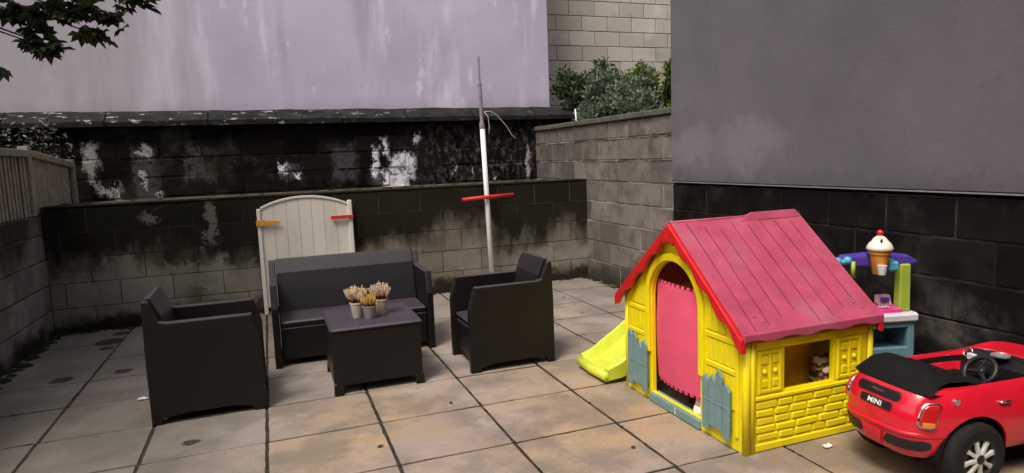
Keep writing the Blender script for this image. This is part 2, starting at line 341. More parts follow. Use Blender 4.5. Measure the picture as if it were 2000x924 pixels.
# ------------------------------------------------------------------ mesh helpers
class MB:
    def __init__(s): s.v = []; s.f = []
    def add(s, vs, fs, fn=None):
        o = len(s.v); s.v += [tuple(fn(*p)) if fn else tuple(p) for p in vs]; s.f += [tuple(i+o for i in f) for f in fs]; return s
    def box(s, x0, x1, y0, y1, z0, z1, c=.004, fn=None):
        L = ((x0, x1), (y0, y1), (z0, z1)); vs = []; id = {}
        for sx in (0, 1):
            for sy in (0, 1):
                for sz in (0, 1):
                    g = (sx, sy, sz)
                    for ax in range(3):
                        p = [L[k][g[k]] + (0 if k == ax else (c if g[k] == 0 else -c)) for k in range(3)]
                        id[(g, ax)] = len(vs); vs.append(p)
        fs = []
        for ax in range(3):
            a, b = [k for k in range(3) if k != ax]
            for e in (0, 1):
                q = []
                for (i, j) in ((0, 0), (1, 0), (1, 1), (0, 1)):
                    g = [0]*3; g[ax] = e; g[a] = i; g[b] = j; q.append(id[(tuple(g), ax)])
                flip = (e == 0) ^ (ax == 1); fs.append(q[::-1] if flip else q)
        for ax in range(3):                                        # edges parallel to ax
            a, b = [k for k in range(3) if k != ax]
            for i in (0, 1):
                for j in (0, 1):
                    g0 = [0]*3; g0[a] = i; g0[b] = j; g1 = list(g0); g1[ax] = 1; g0 = tuple(g0); g1 = tuple(g1)
                    fs.append([id[(g0, a)], id[(g1, a)], id[(g1, b)], id[(g0, b)]])
        for sx in (0, 1):
            for sy in (0, 1):
                for sz in (0, 1): fs.append([id[((sx, sy, sz), k)] for k in range(3)])
        return s.add(vs, fs, fn)
    def tube(s, pts, rad, n=8, cap=True):
        pts = [Vector(p) for p in pts]; rad = rad if isinstance(rad, (list, tuple)) else [rad]*len(pts)
        vs = []; fs = []; up = None
        for i, p in enumerate(pts):
            t = (pts[min(i+1, len(pts)-1)]-pts[max(i-1, 0)]).normalized()
            if up is None: up = Vector((0, 0, 1)) if abs(t.z) < .9 else Vector((1, 0, 0))
            a = t.cross(up).normalized(); b = a.cross(t); up = b
            for k in range(n):
                w = 2*pi*k/n; vs.append(p+rad[i]*(cos(w)*a+sin(w)*b))
        for i in range(len(pts)-1):
            for k in range(n): fs.append((i*n+k, i*n+(k+1) % n, (i+1)*n+(k+1) % n, (i+1)*n+k))
        if cap: fs.append(tuple(range(n))[::-1]); fs.append(tuple((len(pts)-1)*n+k for k in range(n)))
        return s.add(vs, fs)
    def lathe(s, prof, n=20, c=(0, 0, 0), axis='z', cap=True):
        def mp(r, h, w):
            if axis == 'z': return (c[0]+r*cos(w), c[1]+r*sin(w), c[2]+h)
            if axis == 'y': return (c[0]+r*cos(w), c[1]+h, c[2]+r*sin(w))
            return (c[0]+h, c[1]+r*cos(w), c[2]+r*sin(w))
        vs = [mp(r, h, 2*pi*k/n) for r, h in prof for k in range(n)]; fs = []
        for i in range(len(prof)-1):
            for k in range(n): fs.append((i*n+k, i*n+(k+1) % n, (i+1)*n+(k+1) % n, (i+1)*n+k))
        if cap: fs.append(tuple(range(n))[::-1]); fs.append(tuple((len(prof)-1)*n+k for k in range(n)))
        return s.add(vs, fs)
    def plate(s, loops, depth, bevel=0.0, fn=None):
        """flat outline with holes, given real thickness; local (u, v, w) goes through fn"""
        cu = bpy.data.curves.new('outline', 'CURVE'); cu.dimensions = '2D'; cu.fill_mode = 'BOTH'
        cu.extrude = max(depth/2-bevel, 1e-4); cu.bevel_depth = bevel; cu.bevel_resolution = 1; cu.offset = -bevel
        for lp in loops:
            sp = cu.splines.new('POLY'); sp.points.add(len(lp)-1); sp.use_cyclic_u = True
            for q, (a, b) in zip(sp.points, lp): q.co = (a, b, 0, 1)
        ob = bpy.data.objects.new('outline', cu); me = bpy.data.meshes.new_from_object(ob)
        s.add([v.co[:] for v in me.vertices], [tuple(p.vertices) for p in me.polygons], fn)
        bpy.data.objects.remove(ob); bpy.data.curves.remove(cu); bpy.data.meshes.remove(me); return s
    def grid(s, fn, nu, nv, close_u=False):
        vs = [fn(i/nu, j/nv) for j in range(nv+1) for i in range(nu+(0 if close_u else 1))]; w = nu if close_u else nu+1
        fs = [(j*w+i, j*w+(i+1) % w, (j+1)*w+(i+1) % w, (j+1)*w+i) for j in range(nv) for i in range(nu)]
        return s.add(vs, fs)
    def ball(s, c, r, nu=14, nv=8, sc_=(1, 1, 1)):
        vs = []
        return s.grid(lambda u, v: (c[0]+r*sc_[0]*sin(pi*max(.02, min(.98, v)))*cos(2*pi*u), c[1]+r*sc_[1]*sin(pi*max(.02, min(.98, v)))*sin(2*pi*u), c[2]-r*sc_[2]*cos(pi*v)), nu, nv, True)
    def mesh(s, name, mat, smooth=False, fixn=True):
        me = bpy.data.meshes.new(name); me.from_pydata(s.v, [], s.f)
        if fixn:
            bm = bmesh.new(); bm.from_mesh(me); bmesh.ops.remove_doubles(bm, verts=bm.verts, dist=1e-5)
            bmesh.ops.recalc_face_normals(bm, faces=bm.faces); bm.to_mesh(me); bm.free()
        if smooth:
            for p in me.polygons: p.use_smooth = True
        me.materials.append(M[mat]); return me
    def obj(s, name, mat, parent=None, smooth=False, loc=None, angle=None, fixn=True):
        o = link(name, s.mesh(name, mat, smooth or angle is not None, fixn), parent, loc)
        if angle is not None: o.data.set_sharp_from_angle(angle=radians(angle))
        return o

def link(name, data, parent=None, loc=None, rot=None):
    o = bpy.data.objects.new(name, data); C.objects.link(o)
    if parent: o.parent = parent
    if loc: o.location = loc
    if rot: o.rotation_euler = rot
    return o
def tag(o, label, cat, group=None):
    o['label'] = label; o['category'] = cat
    if group: o['group'] = group
    return o
def thing(name, label, cat, loc=(0, 0, 0), rz=0, group=None):
    return tag(link(name, None, None, loc, (0, 0, rz)), label, cat, group)
def struct(o, kind='structure'): o['kind'] = kind; return o
def copy_thing(root, loc, rz, label):
    r = root.copy(); C.objects.link(r); r.location = loc; r.rotation_euler = (0, 0, rz); r['label'] = label
    for ch in list(root.children):
        c = ch.copy(); C.objects.link(c); c.parent = r
        for g in list(ch.children):
            d = g.copy(); C.objects.link(d); d.parent = c
    return r

# ------------------------------------------------------------------ ground and paving
XR, XL, YB, YU = 3.522, -1.94, 7.0, 8.53
struct(MB().grid(lambda u, v: (-400+800*u, -400+800*v, -.06), 2, 2).obj('ground', 'tarmac'))
pat = struct(MB().box(XL-.2, XR+.3, -3.0, YB+.1, -.05, -.006, .002).obj('patio', 'joint'))
cols = [XL-.02, -1.304, -.722, -.111, .494, 1.093, 1.688, 2.284, 2.872, 3.46, XR+.05]
rows = [-2.6, -2.03, -1.46, -.89, -.32, .24, .81, 1.37, 1.935, 2.5, 3.065, 3.63, 4.18, 4.75, 5.30, 5.86, 6.43, YB+.03]
for i in range(len(cols)-1):
    for j in range(len(rows)-1):
        w = cols[i+1]-cols[i]; d = rows[j+1]-rows[j]; g, h = .0085, .0075
        if w < .12: g = .004
        lp = []
        cs = [(-w/2+g, -d/2+h), (w/2-g, -d/2+h), (w/2-g, d/2-h), (-w/2+g, d/2-h)]
        for q in range(4):                                   # worn, slightly wavering edges
            (ax, ay), (bx, by) = cs[q], cs[(q+1) % 4]; chip = random.uniform(.003, .012) if random.random() < .3 else .004
            for k in range(8):
                f = k/8; e = random.uniform(-.0016, .0016)-(.004*random.random() if random.random() < .12 else 0)
                if k == 0: f = chip; 
                nx_, ny_ = (0, -1) if q == 0 else (1, 0) if q == 1 else (0, 1) if q == 2 else (-1, 0)
                lp.append((ax+(bx-ax)*f+nx_*e, ay+(by-ay)*f+ny_*e))
        m = MB().plate([lp], .03, .0035)
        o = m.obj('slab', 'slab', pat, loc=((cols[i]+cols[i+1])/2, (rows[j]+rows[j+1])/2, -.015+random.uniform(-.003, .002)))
        o.rotation_euler = (random.uniform(-.004, .004), random.uniform(-.004, .004), random.uniform(-.004, .004))
struct(MB().box(-7, XR-.01, YB+.2, YU+.05, -.05, 1.145, .01).obj('terrace', 'soil'))
struct(MB().box(XR+.2, 9, 5.3, 9.55, -.05, 1.80, .01).obj('raised_ground', 'soil'))

# ------------------------------------------------------------------ block walls
def block_wall(name, label, cat, loc, rz, length, zs, bl, mat, mortar, thick=.2, jit=.003, gap=.010, ch=.006, off0=0.0, cat_len=None, rough=0, holes=None):
    t = thing(name, label, cat, loc, rz); cache = {}
    MB().box(.002, length-.002, gap*.35+.003, thick, zs[0], zs[-1]-.004, .002).obj('mortar', mortar, t)
    for k in range(len(zs)-1):
        h = zs[k+1]-zs[k]; u = -((off0+(bl/2 if k % 2 else 0)) % bl)
        while u < length-.02:
            a, b = max(u, 0), min(u+bl, length); u += bl
            if rough: b = b+0
            if b-a < .03: continue
            key = (round(b-a, 3), round(h, 3), random.randrange(4) if rough else 0)
            if key not in cache:
                w = b-a-gap; m = MB().box(-w/2, w/2, 0, thick*.5, gap/2, h-gap/2, ch)
                if rough: m.v = [(x+random.uniform(-rough, rough), y+random.uniform(-rough, rough), z+random.uniform(-rough, rough)) for x, y, z in m.v]
                cache[key] = m.mesh('block', mat)
            link('block', cache[key], t, ((a+b)/2, random.uniform(-jit, jit), zs[k]), (random.uniform(-.004, .004), 0, random.uniform(-.005, .005)))
    return t
c = .2315
zs5 = [c*k for k in range(6)]
block_wall('retaining_wall', 'dark stained concrete block wall behind the sofa with green algae', 'wall', (XL, YB, 0), 0, XR-XL, zs5, .445, 'block_back', 'mortar_dark', off0=.1, gap=.008, ch=.002, jit=.0015)
block_wall('side_wall', 'grimy concrete block wall under the wooden fence', 'wall', (XL, -2.7, 0), pi/2, YB+2.7+1.5, [c*k for k in range(6)][:5]+[1.1], .445, 'block_left', 'mortar_dark')
block_wall('garden_wall', 'grey brown concrete block wall with pale joints below the shrubs', 'wall', (XR, YU, 0), -pi/2, YU-5.235, zs5+[c*6, c*7, 1.80], .430, 'block_right', 'mortar', off0=-.13, gap=.014, ch=.004, jit=.005)
block_wall('plinth_wall', 'blackened concrete block wall under the grey render behind the playhouse', 'wall', (XR, 5.233, 0), -pi/2, 8.2, zs5, .440, 'block_black', 'mortar_black', off0=-.06)
block_wall('stone_wall', 'high black stained wall with flakes of white paint', 'wall', (-7, YU, 0), 0, 11.2, [1.1, 1.16, 1.385, 1.60, 1.80, 1.96], .435, 'old_stone', 'old_stone', jit=.008, gap=.012, ch=.012, rough=.004, thick=.3)
block_wall('block_house_wall', 'pale cream concrete block wall behind the shrubs', 'wall', (3.4, 9.5, 0), 0, 4.4, [1.77+.2285*k for k in range(15)], .445, 'block_cream', 'mortar_cream', thick=.25, off0=.19, jit=.0015, gap=.009)

# copings: separate stones on their wall
sw = bpy.data.objects['stone_wall']
u = 0
while u < 11.2:
    L = random.uniform(.75, 1.05); b = min(u+L, 11.2)
    m = MB(); nn = 10
    prof = [(-.11, 1.965), (-.115, 2.02), (-.05, 2.06), (.09, 2.14), (.15, 2.15), (.16, 1.965)]
    vs = []; sd_ = random.random()*50
    for i in range(nn+1):
        x = u+.006+(b-u-.012)*i/nn
        for (py, pz) in prof:
            q = noise.noise(Vector((x*3+sd_, py*6, pz*6)))*.014
            vs.append((x, py+q, pz+(q if pz > 1.99 else 0)))
    P_ = len(prof); fs = [(i*P_+k, i*P_+(k+1) % P_, (i+1)*P_+(k+1) % P_, (i+1)*P_+k) for i in range(nn) for k in range(P_)]
    fs += [tuple(range(P_)), tuple(nn*P_+k for k in range(P_))[::-1]]
    m.add(vs, fs).obj('coping_stone', 'lichen', sw, angle=40); u = b
gw = bpy.data.objects['garden_wall']; u = 0; Lw = YU-5.235
while u < Lw-.05:
    b = min(u+random.uniform(.58, .72), Lw-.002)
    m = MB().box(u+.003, b-.003, -.03, .25, 1.803, 1.862, .009)
    m.v = [(x, y, z+noise.noise(Vector((x*4, y*5, z)))*.006) for x, y, z in m.v]
    m.obj('coping_slab', 'coping_stone', gw); u = b
# top slab of the retaining wall
rw = bpy.data.objects['retaining_wall']; u = 0
while u < XR-XL-.02:
    b = min(u+random.uniform(.5, .9), XR-XL-.004)
    m = MB().box(u+.002, b-.002, -.006, .24, c*5+.002, c*5+.018, .004); m.obj('capping', 'block_back', rw); u = b

# ------------------------------------------------------------------ buildings
t = thing('gable_building', 'tall lilac rendered blank gable wall behind the black wall', 'building', (-4, 12, 0))
m = MB().box(-9, 7.83, -3.32, 4, 0, 7.5, .015); m.obj('wall', 'render_lilac', t)
m = MB(); m.add([(-9.2, -3.5, 7.5), (8.0, -3.5, 7.5), (8.0, 4.2, 7.5), (-9.2, 4.2, 7.5), (-9.2, .35, 9.6), (8.0, .35, 9.6)], [(0, 1, 5, 4), (2, 3, 4, 5), (1, 2, 5), (3, 0, 4), (0, 3, 2, 1)]); m.obj('roof', 'roofing', t)
t = thing('rendered_building', 'blank grey rendered house wall above the playhouse', 'building', (6, 1, 0))
MB().box(XR-6-.012, 3, -7, 4.233, 1.185, 5.6, .008).obj('wall', 'render_grey', t)
MB().box(XR-6+.21, 3, -7, 4.2, 0, 1.183, .004).obj('foundation', 'block_black', t)
MB().box(XR-6-.018, XR-6-.0125, -6, 4.234, 1.176, 1.1845, .001).obj('render_stop_bead', 'zinc', t)
m = MB(); m.add([(XR-6-.2, -7.2, 5.6), (3.2, -7.2, 5.6), (3.2, 4.4, 5.6), (XR-6-.2, 4.4, 5.6), (.3, -7.2, 7.6), (.3, 4.4, 7.6)], [(0, 1, 4), (2, 3, 5), (1, 2, 5, 4), (3, 0, 4, 5), (0, 3, 2, 1)]); m.obj('roof', 'roofing', t)

t = thing('light_blocking_house', 'unseen two storey house added behind the viewer to block sky light', 'house', (0, -5, 0))  # unseen house, added to keep sky light off surfaces facing the viewer
MB().box(-6, XR-.03, -5, 2.2, 0, 5.2, .015).obj('wall', 'render_grey', t)
m = MB(); m.add([(-6.2, -5.3, 5.2), (3.48, -5.3, 5.2), (3.48, 2.45, 5.2), (-6.2, 2.45, 5.2), (-6.2, -1.4, 7.2), (3.48, -1.4, 7.2)], [(0, 1, 5, 4), (2, 3, 4, 5), (1, 2, 5), (3, 0, 4), (0, 3, 2, 1)]); m.obj('roof', 'roofing', t)
d_ = MB().box(-.5, .5, 2.203, 2.25, .05, 2.1, .01).obj('door', 'white_paint', t); MB().ball((.4, 2.28, 1.05), .03).obj('handle', 'chrome', d_, smooth=True)
for xx, zz in ((-2.4, .9), (1.6, .9), (-2.4, 3.2), (1.6, 3.2)):
    f_ = MB().plate([[(xx, zz), (xx+1.2, zz), (xx+1.2, zz+1.15), (xx, zz+1.15)], [(xx+.06, zz+.06), (xx+1.14, zz+.06), (xx+1.14, zz+1.09), (xx+.06, zz+1.09)]], .06, .005, fn=lambda u, v, w: (u, 2.235+w, v)).obj('window', 'white_paint', t)
    MB().box(xx+.061, xx+1.139, 2.203, 2.22, zz+.061, zz+1.089, .002).obj('pane', 'black_plastic', f_)

# ------------------------------------------------------------------ fence on the left wall
t = thing('wooden_fence', 'weathered wooden fence on top of the left wall', 'fence', (XL-.06, 0, 1.1))
def fence_top(y): return .59 if y < 6.98 else .59-.1*(y-6.98)/1.4
for py in (5.0, 6.98, 8.38):
    MB().box(-.035, .045, py-.04, py+.04, -.25 if py > 8 else 0, fence_top(py)+.03, .006).obj('post', 'fence_wood', t)
for a, b in ((5.04, 6.94), (7.02, 8.34)):
    m = MB(); ta, tb = fence_top(a), fence_top(b)
    m.box(-.03, .05, a, b, -.065, 0, .006, fn=lambda x, y, z: (x, y, z+ta+(tb-ta)*(y-a)/(b-a))); m.obj('top_rail', 'fence_wood', t)
    MB().box(-.03, .0, a, b, .06, .12, .004).obj('lower_rail', 'fence_wood', t)
    MB().box(-.01, .004, a, b, .0, min(ta, tb)-.07, .002).obj('gap_backing', 'gap_shade', t)  # dark sheet added behind the slats, its colour stands for shade in the gaps
    w = .086 if a < 6 else .15; y = a+.004
    while y+w < b+.02:
        e = min(y+w-(.040 if a < 6 else .016), b-.002); hh = min(fence_top(y), fence_top(e))-.067
        MB().box(.006, .022+random.uniform(-.004, .004), y, e, .0, hh, .006).obj('slat', 'fence_wood', t); y += w

# ------------------------------------------------------------------ garden gate leaning on the wall
t = thing('garden_gate', 'white arched wooden gate leaning on the wall behind the sofa', 'gate', (-.13, 6.885, 0))
lean = lambda x, y, z: (x, y+.055*z/1.1, z)
W_ = .915
def arch(x): s_ = (x/W_-.5)*2; return 1.045+.115*(1-s_*s_)**.9 if abs(s_) < 1 else 1.045
nb = 7; bw = (W_-.07)/nb
for i in range(nb):
    a = .035+i*bw+.001; b = .035+(i+1)*bw-.001
    lp = [(a, .07), (b, .07)]+[(b-(b-a)*k/4, arch(b-(b-a)*k/4)-.022) for k in range(5)]
    MB().plate([lp], .018, .002, fn=lambda u, v, w: lean(u, w, v)).obj('board', 'gate_white', t)
for a, b, h_ in ((0, .038, 1.05), (W_-.04, W_+.004, 1.09)):
    MB().box(a, b, -.028, .02, .0, h_, .006, fn=lean).obj('stile', 'gate_white', t)
lp = [(.036+(W_-.074)*k/20, arch(.036+(W_-.074)*k/20)) for k in range(21)]
MB().plate([lp+[(x, z-.024) for x, z in lp[::-1]]], .04, .004, fn=lambda u, v, w: lean(u, w, v)).obj('arched_rail', 'gate_white', t)
for z in (.15, .55): MB().box(.038, W_-.04, .012, .04, z, z+.08, .004, fn=lean).obj('cross_rail', 'gate_white', t)
m = MB().plate([[(-.01, .885), (.03, .88), (.19, .895), (.215, .91), (.19, .925), (.03, .94), (-.01, .935)]], .012, .002, fn=lambda u, v, w: lean(u, w-.036, v)); o = m.obj('strap_hinge', 'rust_orange', t); o['label'] = 'rusty orange strap hinge'
m = MB().box(.70, .925, -.05, -.03, .905, .94, .003, fn=lambda x, y, z: lean(x, y, z)); o = m.obj('latch_bar', 'red_paint', t); o['label'] = 'red latch bar'

# ------------------------------------------------------------------ clothes pole
t = thing('clothes_pole', 'white clothes line pole with grey top standing by the back wall', 'pole', (2.262, 6.88, 0))
MB().tube([(0, 0, 0), (-.02, 0, 1), (-.041, 0, 1.80)], .027, 14).obj('pole', 'white_paint', t, smooth=True)
MB().tube([(-.041, 0, 1.802), (-.05, 0, 2.25)], .020, 12).obj('steel_tube', 'rusty_steel', t, angle=40)
MB().tube([(-.05, 0, 2.25), (-.052, 0, 2.54)], .0125, 10).obj('tip_rod', 'rusty_steel', t, angle=40)
MB().tube([(-.0495, 0, 2.238), (-.05, 0, 2.256)], .023, 12).obj('collar', 'rusty_steel', t, angle=40)
MB().tube([(-.041, 0, 1.78), (-.043, 0, 1.85)], .029, 12).obj('joint_sleeve', 'rusty_steel', t, angle=40)
pts = [(-.02, -.03, 1.96), (.05, -.03, 1.965), (.11, -.03, 1.93), (.17, -.03, 1.87), (.23, -.03, 1.80), (.29, -.03, 1.70), (.34, -.02, 1.665)]
MB().tube(pts, .0035, 6).obj('cord', 'cord', t, smooth=True)
MB().tube([(-.02, -.03, 1.96), (.02, -.035, 1.9), (.028, -.035, 1.8), (.022, -.034, 1.72)], .004, 6).obj('cord', 'cord', t, smooth=True)
tag(MB().tube([(1.945, 6.83, 1.027), (2.2, 6.832, 1.04), (2.535, 6.83, 1.052)], .021, 10).obj('red_bar', 'red_paint', smooth=True), 'thin red bar tied across the white pole', 'bar')

# ------------------------------------------------------------------ woven garden furniture
def side_panel(sy, y0, y1, Lx, arm, back_h, slim=.0):
    """flat panel: local x is the seat's forward direction"""
    # outline in (x, z): feet at both ends, arm on top, tall shoulder at the back
    o = [(0, 0), (.055, 0), (.065, .035), (.20, .05), (Lx-.17, .05), (Lx-.075, .03), (Lx-.07, 0), (Lx, 0), (Lx, .44), (Lx-.045, arm), (.12, arm), (.085, arm+.01), (.04, back_h-.02), (.022, back_h-.008), (.008, back_h-.015), (.0, .45)]
    return MB().plate([o], y1-y0, .008, fn=lambda u, v, w: (u, (y0+y1)/2+w, v))
def seat_unit(name, label, cat, loc, rz, depth, width, arm, back_h, seat_h, group):
    t = thing(name, label, cat, loc, rz, group)
    tk = .05; hw = width/2
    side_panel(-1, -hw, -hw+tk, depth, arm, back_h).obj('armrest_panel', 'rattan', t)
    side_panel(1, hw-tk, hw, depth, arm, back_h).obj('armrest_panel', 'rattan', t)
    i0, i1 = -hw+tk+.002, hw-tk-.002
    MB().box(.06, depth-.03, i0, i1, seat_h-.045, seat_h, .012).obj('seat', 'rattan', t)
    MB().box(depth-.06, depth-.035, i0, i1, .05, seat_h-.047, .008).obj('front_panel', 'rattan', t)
    pr = []
    lean_pts = [(.17, seat_h+.002), (.13, .50), (.095, .63), (.055, back_h-.02), (.045, back_h), (.02, back_h), (.006, back_h-.02), (.006, .10), (.03, .06), (.06, .10), (.06, seat_h+.002)]
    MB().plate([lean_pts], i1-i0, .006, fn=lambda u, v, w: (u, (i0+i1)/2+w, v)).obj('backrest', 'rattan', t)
    return t
grp = 'woven garden seats round the low table'
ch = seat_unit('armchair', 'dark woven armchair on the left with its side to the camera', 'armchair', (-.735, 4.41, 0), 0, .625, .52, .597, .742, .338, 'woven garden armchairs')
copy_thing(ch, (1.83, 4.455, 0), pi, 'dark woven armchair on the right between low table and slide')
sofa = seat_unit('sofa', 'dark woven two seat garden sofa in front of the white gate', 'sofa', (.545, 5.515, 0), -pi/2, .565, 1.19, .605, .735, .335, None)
t = thing('coffee_table', 'low dark woven square table with three potted plants on it', 'table', (.585, 4.47, 0))
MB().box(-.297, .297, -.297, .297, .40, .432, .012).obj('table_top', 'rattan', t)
for s in (-1, 1):
    o = [(-.275, .062), (-.20, .058), (.20, .058), (.275, .062), (.283, .399), (-.283, .399)]
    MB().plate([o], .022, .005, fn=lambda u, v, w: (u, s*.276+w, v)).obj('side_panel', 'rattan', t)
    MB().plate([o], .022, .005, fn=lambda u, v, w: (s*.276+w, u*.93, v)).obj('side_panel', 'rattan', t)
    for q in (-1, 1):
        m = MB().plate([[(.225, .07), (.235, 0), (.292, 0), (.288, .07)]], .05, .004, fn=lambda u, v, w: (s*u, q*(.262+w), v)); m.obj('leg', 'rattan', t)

# ------------------------------------------------------------------ potted heather
def heather(name, label, loc, potmat, r0, r1, h, tipmat, nstem, spread, hh, seed):
    rnd = random.Random(seed); t = thing(name, label, 'potted plant', loc)
    p = MB().lathe([(r0*.96, 0), (r0, .003), (r1*.985, h-.012), (r1*1.06, h-.01), (r1*1.06, h), (r1*.93, h), (r1*.9, h-.015), (.004, h-.016)], 28).obj('pot', potmat, t, angle=35)
    lo = MB(); hi = MB()
    for k in range(nstem):
        a = rnd.uniform(0, 2*pi); q = rnd.random()**.6; rr_ = r1*.75*q
        bx, by = rr_*cos(a), rr_*sin(a); tx, ty = bx+spread*q*cos(a)+rnd.uniform(-.012, .012), by+spread*q*sin(a)+rnd.uniform(-.012, .012)
        H = hh*rnd.uniform(.72, 1.1)*(1-.25*q)
        p0 = Vector((bx, by, h-.015)); p1 = Vector((tx, ty, h+H)); pm = p0.lerp(p1, .42)
        lo.tube([p0, pm], [.003, .006], 5); hi.tube([pm, p0.lerp(p1, .62), p0.lerp(p1, .85), p1], [.0065, .0085, .006, .0015], 5)
        for z in range(7):                       # tiny bells along each spike
            f = rnd.uniform(.15, .98); pp = p0.lerp(p1, f); d = Vector((rnd.uniform(-1, 1), rnd.uniform(-1, 1), rnd.uniform(.1, 1))).normalized()
            (hi if f > .42 else lo).tube([pp, pp+d*.012], [.0042, .001], 4)
    lo.obj('stems', 'heather_base', t); hi.obj('dry_flowers', tipmat, t)
tz = .432
heather('potted_heather', 'dry heather in a tapered cream pot, left of the three on the table', (.497, 4.445, tz), 'pot_cream', .032, .046, .105, 'heather_tip', 62, .045, .115, 1)
heather('potted_heather', 'small dry plant in a grey metal pot in front of two cream pots', (.568, 4.375, tz), 'zinc', .034, .045, .088, 'heather_gold', 34, .02, .085, 2)
heather('potted_heather', 'dry heather in a tapered cream pot, right of the three on the table', (.662, 4.475, tz), 'pot_cream', .034, .046, .105, 'heather_tip', 62, .045, .115, 3)

# ------------------------------------------------------------------ playhouse
HB = (2.04, 3.0, 0)
t = H = thing('playhouse', 'yellow plastic playhouse with red roof', 'playhouse', HB)
fx = lambda off: (lambda u, v, w: (off+w, u, v))          # plates on the front (u = y, v = z), outward is -x
sy_ = lambda off: (lambda u, v, w: (u, off+w, v))          # plates on the side (u = x, v = z), outward is -y
dc, dr, dz = .025, .23, .635
hole = [(dc-dr, .055), (dc+dr, .055)]+[(dc+dr*cos(pi*k/24), dz+dr*sin(pi*k/24)) for k in range(25)]
gab = [(-.54, 0), (.54, 0), (.54, .585), (0, 1.055), (-.54, .585)]
fwl = MB().plate([gab, hole], .03, .004, fn=fx(.015)).obj('front_wall', 'yellow', H)
ring = [(dc+(dr+.045)*cos(pi*k/24), dz+(dr+.045)*sin(pi*k/24)) for k in range(25)]+[(dc-dr-.045, .3), (dc-dr-.004, .3)]+[(dc-(dr+.004)*cos(pi*k/24), dz+(dr+.004)*sin(pi*k/24)) for k in range(25)]+[(dc+dr+.004, .3), (dc+dr+.045, .3)]
MB().plate([ring], .022, .006, fn=fx(-.009)).obj('arch_moulding', 'yellow', fwl)
for a, b in ((-.50, -.262), (.312, .50)):                  # moulded boards each side of the doorway
    MB().box(-.012, .002, a, b, .525, .555, .005).obj('rail', 'yellow', fwl)
    MB().box(-.012, .002, a, b, .375, .405, .005).obj('rail', 'yellow', fwl)
    MB().box(-.012, .002, a-.012, a+.012, .07, .524, .005).obj('rail', 'yellow', fwl)
    n = 5 if a < 0 else 4
    for k in range(n):
        y0 = a+.018+(b-a-.02)*k/n; y1 = a+.018+(b-a-.02)*(k+1)/n-.005
        MB().box(-.007, .002, y0, y1, .41, .52, .003).obj('plank', 'yellow', fwl); MB().box(-.007, .002, y0, y1, .20, .37, .003).obj('plank', 'yellow', fwl)
for k in range(-9, 10):                                    # vertical planks in the gable
    y0 = k*.052; top = 1.03-abs(y0)*.87-.035; d_ = abs(y0+.025-dc)
    lo_ = .565 if d_ > dr+.05 else dz+math.sqrt(max(0, (dr+.05)**2-d_**2))+.012
    if top-lo_ > .03: MB().plate([[(y0, lo_), (y0+.046, lo_), (y0+.046, top-(.04 if k >= 0 else 0)), (y0, top-(0 if k >= 0 else .04))]], .014, .003, fn=fx(-.003)).obj('plank', 'yellow', fwl)
for yy in (-.545, .545):
    MB().tube([(.012, yy, 0), (.012, yy, .58)], .019, 12).obj('corner_post', 'yellow', H, smooth=True)
    MB().tube([(.046, yy*1.002, 0), (.046, yy*1.002, .58)], .014, 12).obj('corner_post', 'yellow', H, smooth=True)
MB().box(-.018, .05, dc-dr-.01, dc+dr+.01, .0, .054, .006).obj('door_sill', 'teal', H)
MB().box(-.021, -.017, -.005, .003, .01, .048, .001).obj('seam', 'off_white', H)
for a, tops in ((-.475, (.33, .385, .345, .335)), (.27, (.365, .345, .385, .40))):   # teal picket fences
    wd_ = .215; f = MB().box(-.022, -.008, a+.006, a+wd_-.006, .1, .30, .004).obj('picket_fence', 'teal', H)
    pw = wd_/4
    for k in range(4):
        tp = tops[k]; y0 = a+k*pw; y1 = y0+pw-.004; bt = .045+(.03 if k in (1, 2) else 0)
        MB().plate([[(y0, bt), (y1, bt), (y1, tp-.03), (y1-.012, tp-.01), (y0+pw*.5, tp), (y0+.01, tp-.02), (y0, tp-.035)]], .014, .004, fn=fx(-.027)).obj('picket', 'teal', f)
    MB().box(-.036, -.033, a+.01, a+wd_-.01, .205, .211, .001).obj('rail', 'teal', f)
# side with the window
wh = [(.245, .285), (.555, .285), (.555, .50), (.245, .50)]
D = .80
sw_ = MB().plate([[(.03, 0), (D, 0), (D, .585), (.03, .585)], wh], .03, .004, fn=sy_(-.525)).obj('side_wall', 'yellow', H)
MB().box(.065, D-.03, -.552, -.538, .508, .55, .006).obj('rail', 'yellow', sw_)
MB().box(.065, D-.03, -.552, -.538, .255, .278, .006).obj('rail', 'yellow', sw_)
MB().box(.065, D-.005, -.550, -.538, .0, .04, .006).obj('rail', 'yellow', sw_)
for a, b in ((.085, .225), (.575, .735)):
    fr = MB().plate([[(a, .29), (b, .29), (b, .50), (a, .50)], [(a+.018, .308), (b-.018, .308), (b-.018, .482), (a+.018, .482)]], .012, .004, fn=sy_(-.5425)).obj('shutter', 'yellow', sw_)
    mid = (a+b)/2
    MB().box(mid-.007, mid+.007, -.549, -.538, .309, .481, .003).obj('shutter_rib', 'yellow', sw_)
    for q in (-1, 1):
        MB().box(mid+q*.032-.017, mid+q*.032+.017, -.547, -.538, .318, .355, .003).obj('shutter_panel', 'yellow', sw_)
        MB().box(mid+q*.032-.017, mid+q*.032+.017, -.547, -.538, .435, .473, .003).obj('shutter_panel', 'yellow', sw_)
        MB().ball((mid+q*.032, -.541, .395), .013, 12, 8).obj('knob', 'yellow', sw_, smooth=True)
rb = random.Random(5)
